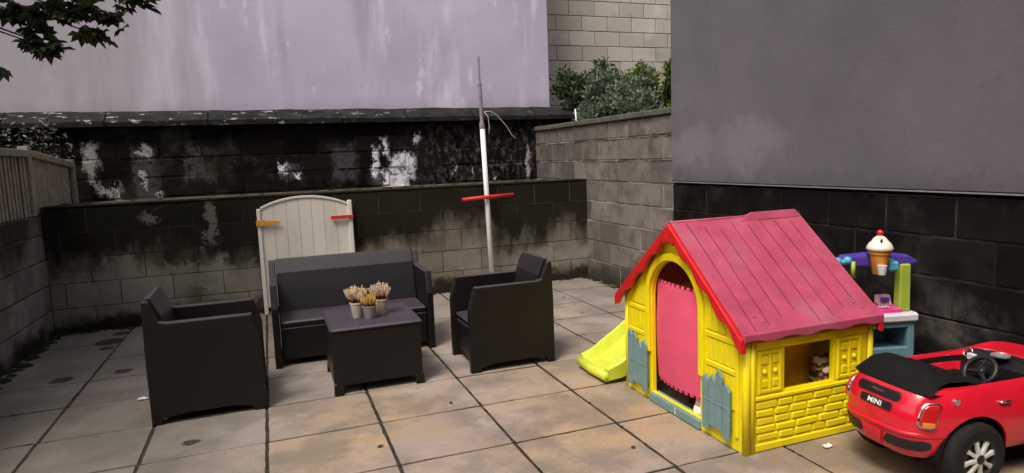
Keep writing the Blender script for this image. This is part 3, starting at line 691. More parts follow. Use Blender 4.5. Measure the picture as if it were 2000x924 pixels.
for r in range(5):                                          # moulded stones under the window
    z0 = .048+r*.041; x0 = .07+(0 if r % 2 else rb.uniform(-.0, .02))
    while x0 < D-.09:
        w = rb.uniform(.085, .145); x1 = min(x0+w, D-.035)
        m = MB().box(x0, x1-.009, -.5485+rb.uniform(-.002, .002), -.536, z0+rb.uniform(0, .003), z0+.037, .0065)
        m.v = [(x, y, z+(rb.uniform(-.002, .002))) for x, y, z in m.v]; m.obj('brick', 'yellow', sw_); x0 = x1
MB().tube([(D-.005, -.535, 0), (D-.005, -.535, .58)], .018, 12).obj('corner_post', 'yellow', H, smooth=True)
MB().plate([[(.03, 0), (D, 0), (D, .585), (.03, .585)]], .03, .004, fn=sy_(.525)).obj('side_wall', 'yellow', H)
MB().box(.16, .60, -.350, -.340, .06, .575, .004).obj('inner_panel', 'panel_orange', H)
MB().plate([gab], .03, .004, fn=fx(D-.015)).obj('back_wall', 'yellow', H)
# roof: two grooved slopes
EY, EZ, RZ = .582, .600, 1.086; x0r, x1r = -.040, .828
def slope(s):
    L = math.hypot(EY, RZ-EZ); nx, nz = s*(RZ-EZ)/L, EY/L
    gro = [.09+.096*k for k in range(8)]; W = x1r-x0r
    xs = [0, W]+[g+q for g in gro for q in (-.0042, -.0034, .0034, .0042)]+[W*k/60 for k in range(1, 60)]
    xs = sorted(x for x in xs if all(abs(x-g) < .0043 or abs(x-g) > .006 for g in gro)); nv_ = 60
    def f(i, j):
        xx = xs[i]; v = j/nv_; dep = 0
        for k, g in enumerate(gro):
            if .03+.10*((k*37) % 5)/5 < v < .97-.14*((k*53) % 4)/4 and abs(xx-g) < .0036: dep = 1
        z_ = -.014*dep + .0028*noise.noise(Vector((xx*5, v*4, s)))
        bow = .004*sin(v*3+xx*9)
        return (x0r+xx+(bow if 0 < i < len(xs)-1 else 0), s*EY*v+nx*z_, RZ+(EZ-RZ)*v+nz*z_)
    m = MB(); w_ = len(xs)
    m.add([f(i, j) for j in range(nv_+1) for i in range(w_)], [(j*w_+i, j*w_+i+1, (j+1)*w_+i+1, (j+1)*w_+i) for j in range(nv_) for i in range(w_-1)])
    b_ = lambda u, v: (x0r+(x1r-x0r)*u, s*EY*v-nx*.024, RZ+(EZ-RZ)*v-nz*.024)
    m.grid(b_, 6, 4)
    rp = m.obj('roof_panel', 'roof_red', H, angle=30)
    for ax_ in (x0r+.14, x1r-.10):                            # moulded fixings near the eave
        for q in (-.014, .016):
            v = .89+q*1.6; p = Vector((ax_+q, s*EY*v, RZ+(EZ-RZ)*v)); n_ = Vector((0, nx, nz))
            MB().tube([p-n_*.012, p+n_*.005, p+n_*.007], [.011, .010, .006], 12).obj('roof_fixing', 'roof_red', rp, angle=40)
    return rp
for s in (-1, 1):
    rp = slope(s)
    L = math.hypot(EY, RZ-EZ)
    for X in (x0r-.004, x1r-.012):                           # wavy barge boards, both ends
        top = [(0, 0), (L+.012, 0)]
        bot = [(L+.012-(L+.012)*k/40, -(.058+.016*sin(k*.62+.5)+(.035 if k > 36 else 0))) for k in range(41)]
        fn = lambda u, v, w: (X+w, s*(EY*u/L)+s*(RZ-EZ)/L*v*.0, RZ+(EZ-RZ)*u/L+v*1.0-.008)
        MB().plate([top+bot], .03, .006, fn=fn).obj('barge_board', 'trim_red', rp)
    bot = [(x1r-(x1r-x0r)*k/60, -.040-.007*sin(k*.42)) for k in range(61)]
    MB().plate([[(x0r, 0), (x1r, 0)]+bot], .018, .005, fn=lambda u, v, w: (u, s*(EY+.002)+w, EZ+v+.006)).obj('eave_trim', 'roof_red', rp)
MB().tube([(x0r-.001, 0, RZ-.002), (x1r+.001, 0, RZ-.002)], .007, 10).obj('ridge', 'roof_red', H, smooth=True)
m = MB(); m.add([(.40, -.03, RZ-.022), (.815, -.03, RZ-.022), (.80, -.01, RZ+.018), (.50, -.01, RZ+.018), (.40, .03, RZ-.022), (.815, .03, RZ-.022), (.80, .01, RZ+.018), (.50, .01, RZ+.018)], [(0, 1, 2, 3), (5, 4, 7, 6), (3, 2, 6, 7), (1, 5, 6, 2), (4, 0, 3, 7), (0, 4, 5, 1)]); m.obj('ridge_cap', 'roof_red', H)

# foam puzzle mat used as the door
def teeth(p, q, n, amp, flip=1):
    out = []; d = Vector(q)-Vector(p); nn_ = Vector((-d[1], d[0])).normalized()*amp*flip
    for k in range(n):
        a = Vector(p)+d*(k/n); b1 = Vector(p)+d*((k+.5)/n); c1 = Vector(p)+d*((k+.42)/n); c2 = Vector(p)+d*((k+.08)/n)
        out += [tuple(a+nn_*0), tuple(c2-d/n*.06+nn_), tuple(c1+d/n*.06+nn_), tuple(b1)]
    return out
m = MB(); y0, y1, z0, z1 = dc-dr+.012, dc+dr-.006, .15, .715
lp = teeth((y0, z0), (y1, z0), 10, .018, -1)+teeth((y1, z0), (y1, z1), 1, 0)+teeth((y1, z1), (y0, z1), 10, .018, -1)+teeth((y0, z1), (y0, z0), 13, .014, -1)
m.plate([lp], .012, .002)
b2 = bmesh.new(); me_ = bpy.data.meshes.new('x'); me_.from_pydata(m.v, [], m.f); b2.from_mesh(me_)
for k in range(1, 12):
    bmesh.ops.bisect_plane(b2, geom=b2.verts[:]+b2.edges[:]+b2.faces[:], plane_co=(y0+(y1-y0)*k/12, 0, 0), plane_no=(1, 0, 0))
    bmesh.ops.bisect_plane(b2, geom=b2.verts[:]+b2.edges[:]+b2.faces[:], plane_co=(0, z0+(z1-z0)*k/12, 0), plane_no=(0, 1, 0))
m = MB(); b2.verts.ensure_lookup_table()
m.v = [(.046+v.co.z-.028*sin(pi*(v.co.x-y0)/(y1-y0))*1.0-.012*sin(pi*(v.co.y-z0)/(z1-z0)), v.co.x, v.co.y) for v in b2.verts]; m.f = [tuple(x.index for x in f_.verts) for f_ in b2.faces]; b2.free()
o = m.obj('foam_mat', 'foam_pink', smooth=False, loc=HB, angle=30); tag(o, 'pink foam puzzle mat hung in the arched doorway of the playhouse', 'foam mat')

# things inside the playhouse
t = thing('toy_stool', 'small dark red stool inside the playhouse doorway', 'stool', (2.33, 3.02, 0))
MB().box(-.13, .13, -.13, .13, .22, .25, .01).obj('seat', 'toy_red', t)
for a in (-.1, .1):
    for b in (-.1, .1): MB().tube([(a*1.1, b*1.1, 0), (a, b, .221)], [.016, .014], 8).obj('leg', 'toy_red', t, smooth=True)
t = thing('toy_skittle', 'small pink and white toy just inside the playhouse doorway', 'toy', (2.115, 2.885, 0))
MB().lathe([(.045, 0), (.05, .01), (.046, .06), (.036, .09)], 18).obj('base', 'cream_white', t, angle=40)
MB().lathe([(.036, .091), (.026, .12), (.012, .155), (.004, .165)], 18).obj('tip', 'pale_pink', t, smooth=True)
def blob_mesh(name, balls, mat, vox=.008):
    m = MB()
    for c_, r_, s_ in balls: m.ball(c_, r_, 18, 12, s_)
    me = m.mesh(name, mat); ob = bpy.data.objects.new('tmp', me); C.objects.link(ob)
    md = ob.modifiers.new('r', 'REMESH'); md.mode = 'VOXEL'; md.voxel_size = vox; md.use_smooth_shade = True
    sm = ob.modifiers.new('s', 'SMOOTH'); sm.iterations = 4
    dg = bpy.context.evaluated_depsgraph_get(); me2 = bpy.data.meshes.new_from_object(ob.evaluated_get(dg))
    bpy.data.objects.remove(ob); me2.materials.clear(); me2.materials.append(M[mat]); me2.name = name
    return me2
t = thing('toy_box', 'orange toy box inside the playhouse under the plush cat', 'toy box', (2.64, 2.57, 0))
MB().box(-.10, .10, -.055, .05, .0, .174, .01).obj('box', 'cone_orange', t)
MB().box(-.105, .105, -.058, .052, .176, .19, .005).obj('lid', 'yellow', t)
t = thing('plush_cat', 'striped brown plush cat seen through the playhouse window', 'plush toy', (2.628, 2.578, .19)); t.scale = (.88, .85, .92)
bd = link('body', blob_mesh('plush', [((.02, .02, .065), .07, (1, .9, 1)), ((-.01, -.02, .155), .058, (1.05, .9, .92)), ((-.05, -.015, .205), .022, (.8, .6, 1.2)), ((.03, -.015, .208), .022, (.8, .6, 1.2)), ((-.055, -.04, .03), .026, (1, 1.5, .8)), ((.06, -.04, .03), .026, (1, 1.5, .8)), ((-.04, -.05, .08), .022, (.8, .8, 1.9)), ((.05, -.05, .08), .022, (.8, .8, 1.9)), ((.1, .04, .05), .02, (1.4, 1, 1))], 'plush'), t)
MB().ball((-.015, -.068, .138), .024, 14, 9, (1.3, .8, .9)).obj('muzzle', 'plush_white', t, smooth=True)
MB().ball((-.0, -.03, .075), .046, 14, 9, (.9, .9, 1.2)).obj('chest', 'plush_orange', t, smooth=True)
for a in (-.036, .008): MB().ball((a, -.07, .165), .007, 10, 7).obj('eye', 'black_plastic', t, smooth=True)
for a in (-.055, .055): MB().ball((a, -.078, .025), .02, 12, 8, (1.1, 1, .8)).obj('paw', 'plush_white', t, smooth=True)

# ------------------------------------------------------------------ toddler slide beyond the playhouse
t = thing('toddler_slide', 'lime yellow plastic slide poking out behind the playhouse', 'slide', (1.93, 3.80, 0))
def chute(v):                                                # v 0 foot .. 1 top, runs to +x
    x = .0+.78*v; z = .075+.02*sin(v*3)+.50*(max(0, v-.12)/.88)**1.35*1.0
    return x, z
n = 26; prof = [(-.20, .06), (-.185, .075), (-.165, .07), (-.14, .0), (0, -.006), (.14, .0), (.165, .07), (.185, .075), (.20, .06), (.195, -.05), (.15, -.055), (-.15, -.055), (-.195, -.05)]
vs = []
for i in range(n+1):
    v = i/n; x, z = chute(v); k_ = min(1, .35+v*3.2)
    for (py, pz) in prof:
        zz = z+(pz*k_ if pz > 0 else pz); vs.append((x+(.0 if pz > -.03 else .01), py, max(.004, zz)))
P_ = len(prof); fs = [(i*P_+k, i*P_+(k+1) % P_, (i+1)*P_+(k+1) % P_, (i+1)*P_+k) for i in range(n) for k in range(P_)]+[tuple(range(P_)), tuple(n*P_+k for k in range(P_))[::-1]]
MB().add(vs, fs).obj('chute', 'lime', t, angle=38)
MB().tube([(.0, -.19, .05), (-.006, 0, .045), (.0, .19, .05)], .032, 10).obj('foot_lip', 'lime', t, smooth=True)
for s in (-1, 1):
    MB().plate([[(.80, .0), (1.08, .0), (.90, .62), (.78, .62)]], .05, .008, fn=lambda u, v, w: (u, s*.17+w, v)).obj('ladder_side', 'teal', t)
for k in range(3): MB().box(.86-.02*k, 1.0-.05*k, -.143, .143, .13+.16*k, .16+.16*k, .006).obj('step', 'teal', t)

# ------------------------------------------------------------------ ice cream cart
t = K = thing('play_ice_cream_cart', 'toy ice cream stand with lime posts and purple top', 'toy stand', (3.197, 2.705, 0), radians(-15))
fy = lambda off: (lambda u, v, w: (u, off+w, v))          # local x runs along the front, y goes in
MB().plate([[(-.21, 0), (.21, 0), (.205, .445), (-.205, .445)], [(-.10, .30), (.165, .30), (.165, .415), (-.10, .415)], [(-.19, .04), (.16, .04), (.16, .20), (-.19, .20)]], .03, .006, fn=fy(.015)).obj('front_panel', 'cart_blue', K)
for s in (-1, 1): MB().box(min(s*.205, s*.182), max(s*.205, s*.182), .031, .23, 0, .445, .008).obj('side_panel', 'cart_blue', K)
MB().box(-.18, .18, .205, .23, 0, .445, .004).obj('back_panel', 'cart_blue', K)
MB().box(-.18, .18, .031, .204, .265, .285, .004).obj('shelf', 'cart_blue', K)
MB().box(-.222, .222, -.02, .24, .447, .502, .014).obj('counter', 'off_white', K)
for xx, yy in ((.158, .05), (-.165, .16)):
    MB().box(xx-.035, xx+.035, yy-.03, yy+.03, .503, .778, .008, fn=lambda x, y, z: (xx+(x-xx)*(1-.12*(z-.503)/.28), y, z)).obj('post', 'cart_lime', K)
top = [(-.23, .79), (-.215, .772), (.205, .765), (.232, .775), (.24, .79), (.18, .828), (0, .848), (-.19, .838)]
MB().plate([top], .085, .014, fn=fy(.075)).obj('top_beam', 'purple', K)
for xx, zz in ((-.25, .812), (-.19, .815), (.062, .795)):
    MB().ball((xx, .03, zz), .023, 14, 9).obj('knob', 'turquoise', K, smooth=True)
MB().tube([(-.28, .03, .806), (-.18, .03, .806)], .015, 10).obj('rod', 'turquoise', K, smooth=True)
MB().box(.045, .10, -.005, .03, .745, .80, .01).obj('cup_holder', 'turquoise', K)
MB().tube([(-.165, .015, .72), (-.165, .015, .81)], .012, 8).obj('scoop_handle', 'cart_lime', K, smooth=True)
cup = MB().lathe([(.033, 0), (.036, .004), (.05, .11), (.056, .114), (.056, .13), (.05, .132)], 20, (-.02, .0, .735)).obj('sundae_cup', 'cone_orange', K, angle=40)
MB().lathe([(.062, .0), (.070, .012), (.064, .024), (.062, .03), (.052, .046), (.044, .052), (.032, .07), (.02, .08), (.006, .086)], 22, (-.02, .0, .868)).obj('swirl', 'cream_white', cup, smooth=True)
MB().ball((-.02, .0, .966), .019, 14, 9).obj('cherry', 'cherry', cup, smooth=True)
MB().tube([(-.045, -.05, .885), (-.035, -.035, .935)], .006, 6).obj('sauce_drip', 'dark_pot', cup, smooth=True)
MB().lathe([(.02, 0), (.026, .05), (.026, .052)], 14, (-.045, -.06, .742)).obj('small_cup', 'off_white', K, angle=40)
t = thing('toy_till', 'pink toy cash register on the white counter of the toy stand', 'toy', (3.285, 2.752, .502), radians(75))
MB().plate([[(-.06, 0), (.06, 0), (.06, .03), (-.06, .018)]], .13, .008, fn=lambda u, v, w: (u, w, v)).obj('base', 'hot_pink', t)
MB().plate([[(.015, .03), (.06, .032), (.06, .085), (.035, .085)]], .085, .008, fn=lambda u, v, w: (u, w-.01, v)).obj('display_head', 'pale_pink', t)
MB().box(.005, .022, -.03, .02, .05, .075, .003).obj('screen', 'purple', t)
for a in range(3):
    for b in range(2): MB().box(-.04+b*.022, -.026+b*.022, .0+a*.02, .014+a*.02, .026, .034, .003).obj('key', 'off_white', t)

# ------------------------------------------------------------------ red ride-on car
CX, CY = 2.412, 2.068
t = V = thing('ride_on_car', 'red ride on toy car with black seat parked beside the playhouse', 'toy car', (CX, CY, 0), radians(-5))
zl = [(.142, .490, .212), (.168, .517, .236), (.19, .524, .243), (.235, .53, .251), (.28, .53, .255), (.325, .526, .254), (.37, .512, .247), (.405, .494, .235), (.424, .480, .226), (.434, .470, .219)]
CC = .53; NP = 4.2
def ab(z):
    for (z0_, a0, b0), (z1_, a1, b1) in zip(zl, zl[1:]):
        if z <= z1_: f = max(0, (z-z0_)/(z1_-z0_)); return a0+(a1-a0)*f, b0+(b1-b0)*f
    return zl[-1][1:]
def sel(w, a, b, cx, n=NP): return (cx+a*math.copysign(abs(cos(w))**(2/n), cos(w)), b*math.copysign(abs(sin(w))**(2/n), sin(w)))
def rear_x(y, z):
    a, b = ab(z); return CC-a*(1-min(.999, abs(y)/b)**NP)**(1/NP)
def side_y(x, z):
    a, b = ab(z); return -b*(1-min(.999, abs(x-CC)/a)**NP)**(1/NP)
NN = 112; rings = []
for z, a, b in zl: rings.append([(*sel(2*pi*k/NN, a, b, CC), z) for k in range(NN)])
def wz(x): return .434+.03*max(0, min(1, (x-.74)/.2))-.015*max(0, (x-.9)/.13)
rings[-1] = [(x, y, wz(x)) for x, y, z in rings[-1]]
rings.append([(*sel(2*pi*k/NN, .375, .198, .44, 3.4), .438+.015*(cos(2*pi*k/NN) > .75)) for k in range(NN)])
rings.append([(*sel(2*pi*k/NN, .362, .188, .44, 3.4), .428) for k in range(NN)])
rings.append([(*sel(2*pi*k/NN, .345, .165, .44, 3.4), .335) for k in range(NN)])
m = MB(); vs = [p for r in rings for p in r]; fs = []
for i in range(len(rings)-1):
    for k in range(NN): fs.append((i*NN+k, i*NN+(k+1) % NN, (i+1)*NN+(k+1) % NN, (i+1)*NN+k))
fs += [tuple(range(NN))[::-1], tuple((len(rings)-1)*NN+k for k in range(NN))]
m.add(vs, fs); me = m.mesh('body', 'car_red')
tmp = bpy.data.objects.new('tmp', me); C.objects.link(tmp); cut = []
WX = (.287, .83); WR = .148
for wx in WX:
    for s in (-1, 1):
        mm = MB().lathe([(.178, -.08), (.178, .08)], 48, (wx, s*.248, WR), 'y').mesh('cut', 'tyre'); oc = bpy.data.objects.new('cut', mm); C.objects.link(oc); cut.append(oc)
        md = tmp.modifiers.new('b', 'BOOLEAN'); md.object = oc; md.operation = 'DIFFERENCE'; md.solver = 'EXACT'
dg = bpy.context.evaluated_depsgraph_get(); me2 = bpy.data.meshes.new_from_object(tmp.evaluated_get(dg)); me2.name = 'body'
for o in [tmp]+cut: bpy.data.objects.remove(o)
for p_ in me2.polygons: p_.use_smooth = True
me2.set_sharp_from_angle(angle=radians(35)); me2.materials.clear(); me2.materials.append(M['car_red'])
body = link('body', me2, V)
for wx in WX:
    for s in (-1, 1):                                        # black arch liner
        m = MB().grid(lambda u, v: (wx+.175*cos(pi*(1.06*u-.03)), s*(.17+.070*v), WR+.175*sin(pi*(1.06*u-.03))), 30, 2)
        m.add([(wx+.175*cos(pi*(1.06*k/20-.03)), s*.172, WR+.175*sin(pi*(1.06*k/20-.03))) for k in range(21)], [tuple(range(21))]); m.obj('arch_liner', 'soft_black', V)
        # wheel
        y0 = s*.222
        w_ = MB().lathe([(.09, -.045), (.125, -.048), (.142, -.04), (.148, -.025), (.148, .025), (.142, .04), (.125, .048), (.09, .045), (.085, .0)], 40, (wx, y0, WR), 'y', cap=False).obj('wheel', 'tyre', V, angle=30)
        rm = MB().lathe([(.088, .03*s), (.09, .046*s), (.082, .047*s), (.078, .03*s), (.02, .018*s), (.018, .012*s)], 36, (wx, y0, WR), 'y').obj('rim', 'black_plastic', w_, angle=35)
        for k in range(8):
            a = 2*pi*k/8+.2
            fn = lambda u, v, w: (wx+u*cos(a)-v*sin(a), y0+s*(.036+w+.01*(1-u/.09)), WR+u*sin(a)+v*cos(a))
            MB().plate([[(.018, -.009), (.055, -.0075), (.083, -.012), (.083, .012), (.055, .0075), (.018, .009)]], .014, .003, fn=fn).obj('spoke', 'rim_silver', w_)
        MB().lathe([(.022, .04*s), (.02, .052*s), (.004, .054*s)], 18, (wx, y0, WR), 'y').obj('hub_cap', 'black_plastic', w_, angle=40)
def rrect(cx, cz, hw, hh, r, n=6):
    o = []
    for (sx, sz, a0) in ((1, 1, 0), (-1, 1, pi/2), (-1, -1, pi), (1, -1, 1.5*pi)):
        for k in range(n+1):
            a = a0+pi/2*k/n; o.append((cx+sx*(hw-r)+r*cos(a), cz+sz*(hh-r)+r*sin(a)))
    return o
def dice(m, st):
    """cut a flat plate (u, v, w) into small cells so that it can follow a curved panel"""
    me_ = bpy.data.meshes.new('x'); me_.from_pydata(m.v, [], m.f); b_ = bmesh.new(); b_.from_mesh(me_); bmesh.ops.remove_doubles(b_, verts=b_.verts, dist=1e-6)
    for ax in (0, 1):
        lo_ = min(v.co[ax] for v in b_.verts); hi_ = max(v.co[ax] for v in b_.verts); n_ = int((hi_-lo_)/st)
        for k in range(1, n_+1):
            p_ = [0, 0, 0]; p_[ax] = lo_+(hi_-lo_)*k/(n_+1); q_ = [0, 0, 0]; q_[ax] = 1
            bmesh.ops.bisect_plane(b_, geom=b_.verts[:]+b_.edges[:]+b_.faces[:], plane_co=p_, plane_no=q_)
    b_.verts.index_update(); r = MB(); r.v = [tuple(v.co) for v in b_.verts]; r.f = [tuple(x.index for x in f.verts) for f in b_.faces]; b_.free(); bpy.data.meshes.remove(me_); return r
def on_tail(loops, depth, bev, off):
    """plate laid on the curved tail; u is the arc measured along the tail, v the height"""
    m = dice(MB().plate(loops, depth, bev), .012); out = []
    for (u, v, w) in m.v:
        sgn = -1 if u < 0 else 1; acc = 0; y = 0; px_ = rear_x(0, v); d = .002
        while acc < abs(u) and y < .252:
            y += d; nx_ = rear_x(y, v); acc += math.hypot(d, nx_-px_); px_ = nx_
            if abs(nx_-rear_x(y-d, v)) > .003: d = .0005
        e = .002; dx = rear_x(y+e, v)-rear_x(max(0, y-e), v); n_ = Vector((-2*e, dx)).normalized()
        out.append((px_+n_.x*(off+w), sgn*(y+n_.y*(off+w)), v))
    m.v = out; return m
# image left is +y on the tail
on_tail([rrect(.0, .392, .112, .0185, .018)], .008, .002, .001).obj('boot_recess', 'black_plastic', V, angle=40)
bar = on_tail([rrect(-.005, .345, .082, .0165, .006)], .008, .002, .001).obj('number_plate', 'black_plastic', V, angle=40)
wing = [(-.032, .005), (-.014, .007), (-.008, .003), (0, .0065), (.008, .003), (.014, .007), (.032, .005), (.022, -.001), (.009, -.002), (0, -.0075), (-.009, -.002), (-.022, -.001)]
on_tail([[(a, b+.392) for a, b in wing]], .004, .001, .007).obj('winged_badge', 'chrome', V)
fc = bpy.data.curves.new('txt', 'FONT'); fc.body = 'MINI'; fc.size = .031; fc.align_x = 'CENTER'; fc.align_y = 'CENTER'; fc.extrude = .0008; fc.space_character = 1.05; fc.offset = .0006
to = bpy.data.objects.new('txt', fc); me = bpy.data.meshes.new_from_object(to); bpy.data.objects.remove(to)
m = MB().add([(v_.co.x, v_.co.y, v_.co.z) for v_ in me.vertices], [tuple(p_.vertices) for p_ in me.polygons], fn=lambda u, v, w: (rear_x(-.004-u*1.15, .345+v*.95)-.0075-w, -.004-u*1.15, .345+v*.95)); m.obj('plate_lettering', 'print_white', bar)
for s in (-1, 1):
    cy = s*.232
    lg = on_tail([rrect(cy, .342, .038, .053, .024)], .012, .004, .002).obj('tail_light', 'chrome', V, angle=40)
    on_tail([rrect(cy, .342, .031, .046, .020)], .016, .005, .008).obj('red_lens', 'lens_red', lg, angle=40)
    on_tail([rrect(cy, .310, .022, .009, .004)], .006, .001, .018).obj('amber_lens', 'lens_amber', lg, angle=40)
    on_tail([[(s*.055, .196), (s*.072, .184), (s*.215, .186), (s*.25, .200), (s*.248, .222), (s*.23, .232), (s*.075, .228)]], .006, .001, .002).obj('bumper_vent', 'black_plastic', V, angle=40)
on_tail([[(-.052, .232), (.052, .232), (.040, .160), (-.040, .160)]], .016, .005, .002).obj('diffuser', 'car_red', V, angle=40)
m = MB()
def lip(u, v):
    y = -.235+.47*u; a = 2*pi*v; z = .256+.010*sin(a); return (rear_x(y, .256)-.003-.007*cos(a), y, z)
m.grid(lip, 60, 8).obj('bumper_crease', 'car_red', V, smooth=True)
# black folded hood, seat, dash, steering wheel
HP = [(.050, .424), (.057, .436), (.085, .470), (.115, .498), (.15, .507), (.20, .503), (.25, .488), (.30, .455), (.31, .418), (.20, .413)]
def hood(u, v):
    n_ = len(HP); f = v*n_; i = int(f) % n_; q = f-int(f); x = HP[i][0]+(HP[(i+1) % n_][0]-HP[i][0])*q; z = HP[i][1]+(HP[(i+1) % n_][1]-HP[i][1])*q
    w = 2*u-1; e = 1-abs(w)**5*.42; y = .207*w*(1-.10*max(0, z-.43)/.1)
    z = .418+(z-.418)*e*(1-.13*(w < 0)*abs(w)); x = x+.045*abs(w)**4
    q = .006*noise.noise(Vector((x*30, y*16, z*20))) if z > .45 else 0
    return (x+q*.5, y, z+q)
m = MB().grid(hood, 48, 40); n0 = len(m.v)
m.obj('folded_hood', 'soft_black', V, angle=60)
MB().grid(lambda u, v: (*sel(2*pi*u, .360-.013*v, .186-.018*v, .44, 3.4), .424-.086*v), 90, 2, True).obj('interior', 'soft_black', V, smooth=True)
MB().grid(lambda u, v: (.10+.68*u, -.17+.34*v, .3365), 2, 2).obj('floor_pan', 'soft_black', V)
st = MB().box(.34, .60, -.13, .13, .336, .385, .02).obj('seat', 'soft_black', V)
MB().plate([[(.27, .336), (.34, .336), (.325, .465), (.29, .475), (.265, .455)]], .25, .015, fn=lambda u, v, w: (u, w, v)).obj('seat_back', 'soft_black', V)
MB().plate([[(.66, .336), (.82, .336), (.82, .448), (.72, .455), (.67, .425)]], .325, .012, fn=lambda u, v, w: (u, w, v)).obj('dashboard', 'black_plastic', V)
sc_ = Vector((.56, -.03, .420)); ax = Vector((-.8, 0, .6)); e1 = Vector((0, 1, 0)); e2 = ax.cross(e1)
wl = MB().tube([sc_+.068*(cos(2*pi*k/28)*e1+sin(2*pi*k/28)*e2) for k in range(29)], .011, 8, cap=False).obj('steering_wheel', 'black_plastic', V, smooth=True)
MB().tube([sc_-ax*.09, sc_-ax*.01, sc_+ax*.008], [.018, .02, .026], 12).obj('steering_column', 'black_plastic', wl, smooth=True)
for a in (.3, 2.4, 4.7): MB().tube([sc_, sc_+.066*(cos(a)*e1+sin(a)*e2)], [.012, .008], 6).obj('steering_spoke', 'black_plastic', wl)
MB().lathe([(.017, .0), (.017, .004)], 16, (.568, -.03, .432), 'x').obj('horn_badge', 'chrome', wl)
for yy, zz, xx in ((-.005, .460, .70), (-.03, .468, .685)):
    MB().lathe([(.030, 0), (.034, .004), (.034, .012), (.028, .015), (.026, .011), (.003, .011)], 24, (xx, yy, zz)).obj('round_lid', 'zinc', V, angle=40)
rc = Vector((.66, .115, .455)); MB().tube([rc+.022*(cos(2*pi*k/20)*Vector((0, 1, 0))+sin(2*pi*k/20)*Vector((.35, 0, .94))) for k in range(21)], .004, 6, cap=False).obj('gauge_ring', 'chrome', V, smooth=True)
MB().box(.645, .665, .07, .11, .425, .455, .003).obj('display', 'off_white', V)
for s in (-1, 1):
    if s < 0: MB().ball((.66, s*.245, .45), .03, 14, 9, (.6, 1, .75)).obj('wing_mirror', 'zinc', V, smooth=True)
    x_ = .20; yy = s*abs(side_y(.195, .385))
    MB().lathe([(.014, -.006*1), (.016, .004), (.012, .01), (.003, .011)], 18, (.195, yy, .392), 'y').obj('fuel_cap', 'chrome', V, angle=40)
    yy = s*abs(side_y(.42, .385)); MB().tube([(.40, yy+s*.004, .372), (.41, yy+s*.014, .373), (.45, yy+s*.014, .373), (.46, yy+s*.004, .372)], .006, 8).obj('door_handle', 'chrome', V, smooth=True)
    MB().lathe([(.05, 0), (.055, .02), (.04, .03), (.003, .034)], 22, (1.035, s*.15, .36), 'x').obj('headlight', 'chrome', V, angle=40)
MB().box(.12, .95, -.12, .12, .09, .144, .02).obj('chassis', 'soft_black', V)
for wx in WX: MB().tube([(wx, -.2, WR), (wx, .2, WR)], .012, 8).obj('axle', 'soft_black', V)

# ------------------------------------------------------------------ plants
def leaf(m, p, d, up, L, w, lobes=1, rnd=random):
    d = d.normalized(); s = d.cross(up)
    if s.length < .05: s = d.orthogonal()
    s.normalize(); nrm = s.cross(d)
    if lobes == 1:
        m.add([p, p+d*L*.35+s*w*.5+nrm*L*.04, p+d*L*.75+s*w*.36+nrm*L*.02, p+d*L-nrm*L*.08, p+d*L*.75-s*w*.36+nrm*L*.02, p+d*L*.35-s*w*.5+nrm*L*.04], [(0, 1, 2, 3), (0, 3, 4, 5)])
    else:
        for k in range(lobes):
            a = (k-(lobes-1)/2)*.62; dd = d*cos(a)+s*sin(a); ss = dd.cross(nrm); ll = L*(1-.1*abs(k-(lobes-1)/2))
            m.add([p, p+dd*ll*.6+ss*w*.3+nrm*.01, p+dd*ll-nrm*ll*.12, p+dd*ll*.6-ss*w*.3+nrm*.01], [(0, 1, 2, 3)])
def shrub(name, label, loc, rx, ry, rz, n, lm, L, seed, group, hang=0.0):
    rnd = random.Random(seed); t = thing(name, label, 'shrub', loc, 0, group); m = MB(); st = MB()
    tips = []
    for k in range(46):
        a = rnd.uniform(0, 2*pi); e = rnd.uniform(.0, 1)**.85; q = rnd.uniform(.65, 1.05)
        tip = Vector((rx*cos(a)*q*math.sqrt(max(0, 1-e*e*.8)), ry*sin(a)*q*math.sqrt(max(0, 1-e*e*.8)), rz*e*q+rnd.uniform(-.05, .05)))
        mid = Vector((tip.x*.45, tip.y*.45, tip.z*.7+.03)); st.tube([(tip.x*.12, tip.y*.12, -.02), mid, tip], [.012, .007, .003], 5); tips.append((mid, tip))
    for k in range(n):
        mid, tip = rnd.choice(tips); f = rnd.uniform(.05, 1.05)**.7; p = mid.lerp(tip, f)+Vector((rnd.gauss(0, .05), rnd.gauss(0, .05), rnd.gauss(0, .045)))
        if p.z < -hang: p.z = rnd.uniform(-hang, .1)
        d = Vector((rnd.gauss(0, 1), rnd.gauss(0, 1), rnd.gauss(.25, .8)))+p.normalized()*.8
        leaf(m, p, d, Vector((rnd.gauss(0, .5), rnd.gauss(0, .5), 1)), L*rnd.uniform(.6, 1.3), L*.42)
    m.obj('foliage', lm, t, fixn=False); st.obj('stems', 'bark', t)
    return t
g_ = 'shrubs above the garden wall'
shrub('shrub', 'dark green shrub growing out over the dark pot', (4.45, 8.7, 1.95), .58, .38, .80, 6000, 'leaf_dark', .075, 11, g_, .1)
shrub('shrub', 'silvery green shrub in the middle spilling over the wall', (4.62, 8.1, 1.80), .62, .40, .84, 7000, 'leaf_silver', .07, 12, g_, .0)
shrub('shrub', 'yellow green shrub against the grey rendered corner', (5.36, 8.35, 1.80), .66, .45, 1.08, 7000, 'leaf_bright', .08, 13, g_, .0)
shrub('shrub', 'dark leafy low shrub at the foot of the yellow green one', (4.95, 8.6, 1.80), .55, .4, 1.0, 6000, 'leaf_dark', .07, 14, g_, .0)
shrub('shrub', 'low silvery shrub spilling onto the wall coping', (4.55, 7.72, 1.80), .75, .22, .42, 4200, 'leaf_silver', .06, 15, g_, .0)
t = thing('plant_pot', 'dark brown plant pot half hidden by the shrubs', 'plant pot', (4.20, 8.72, 1.80))
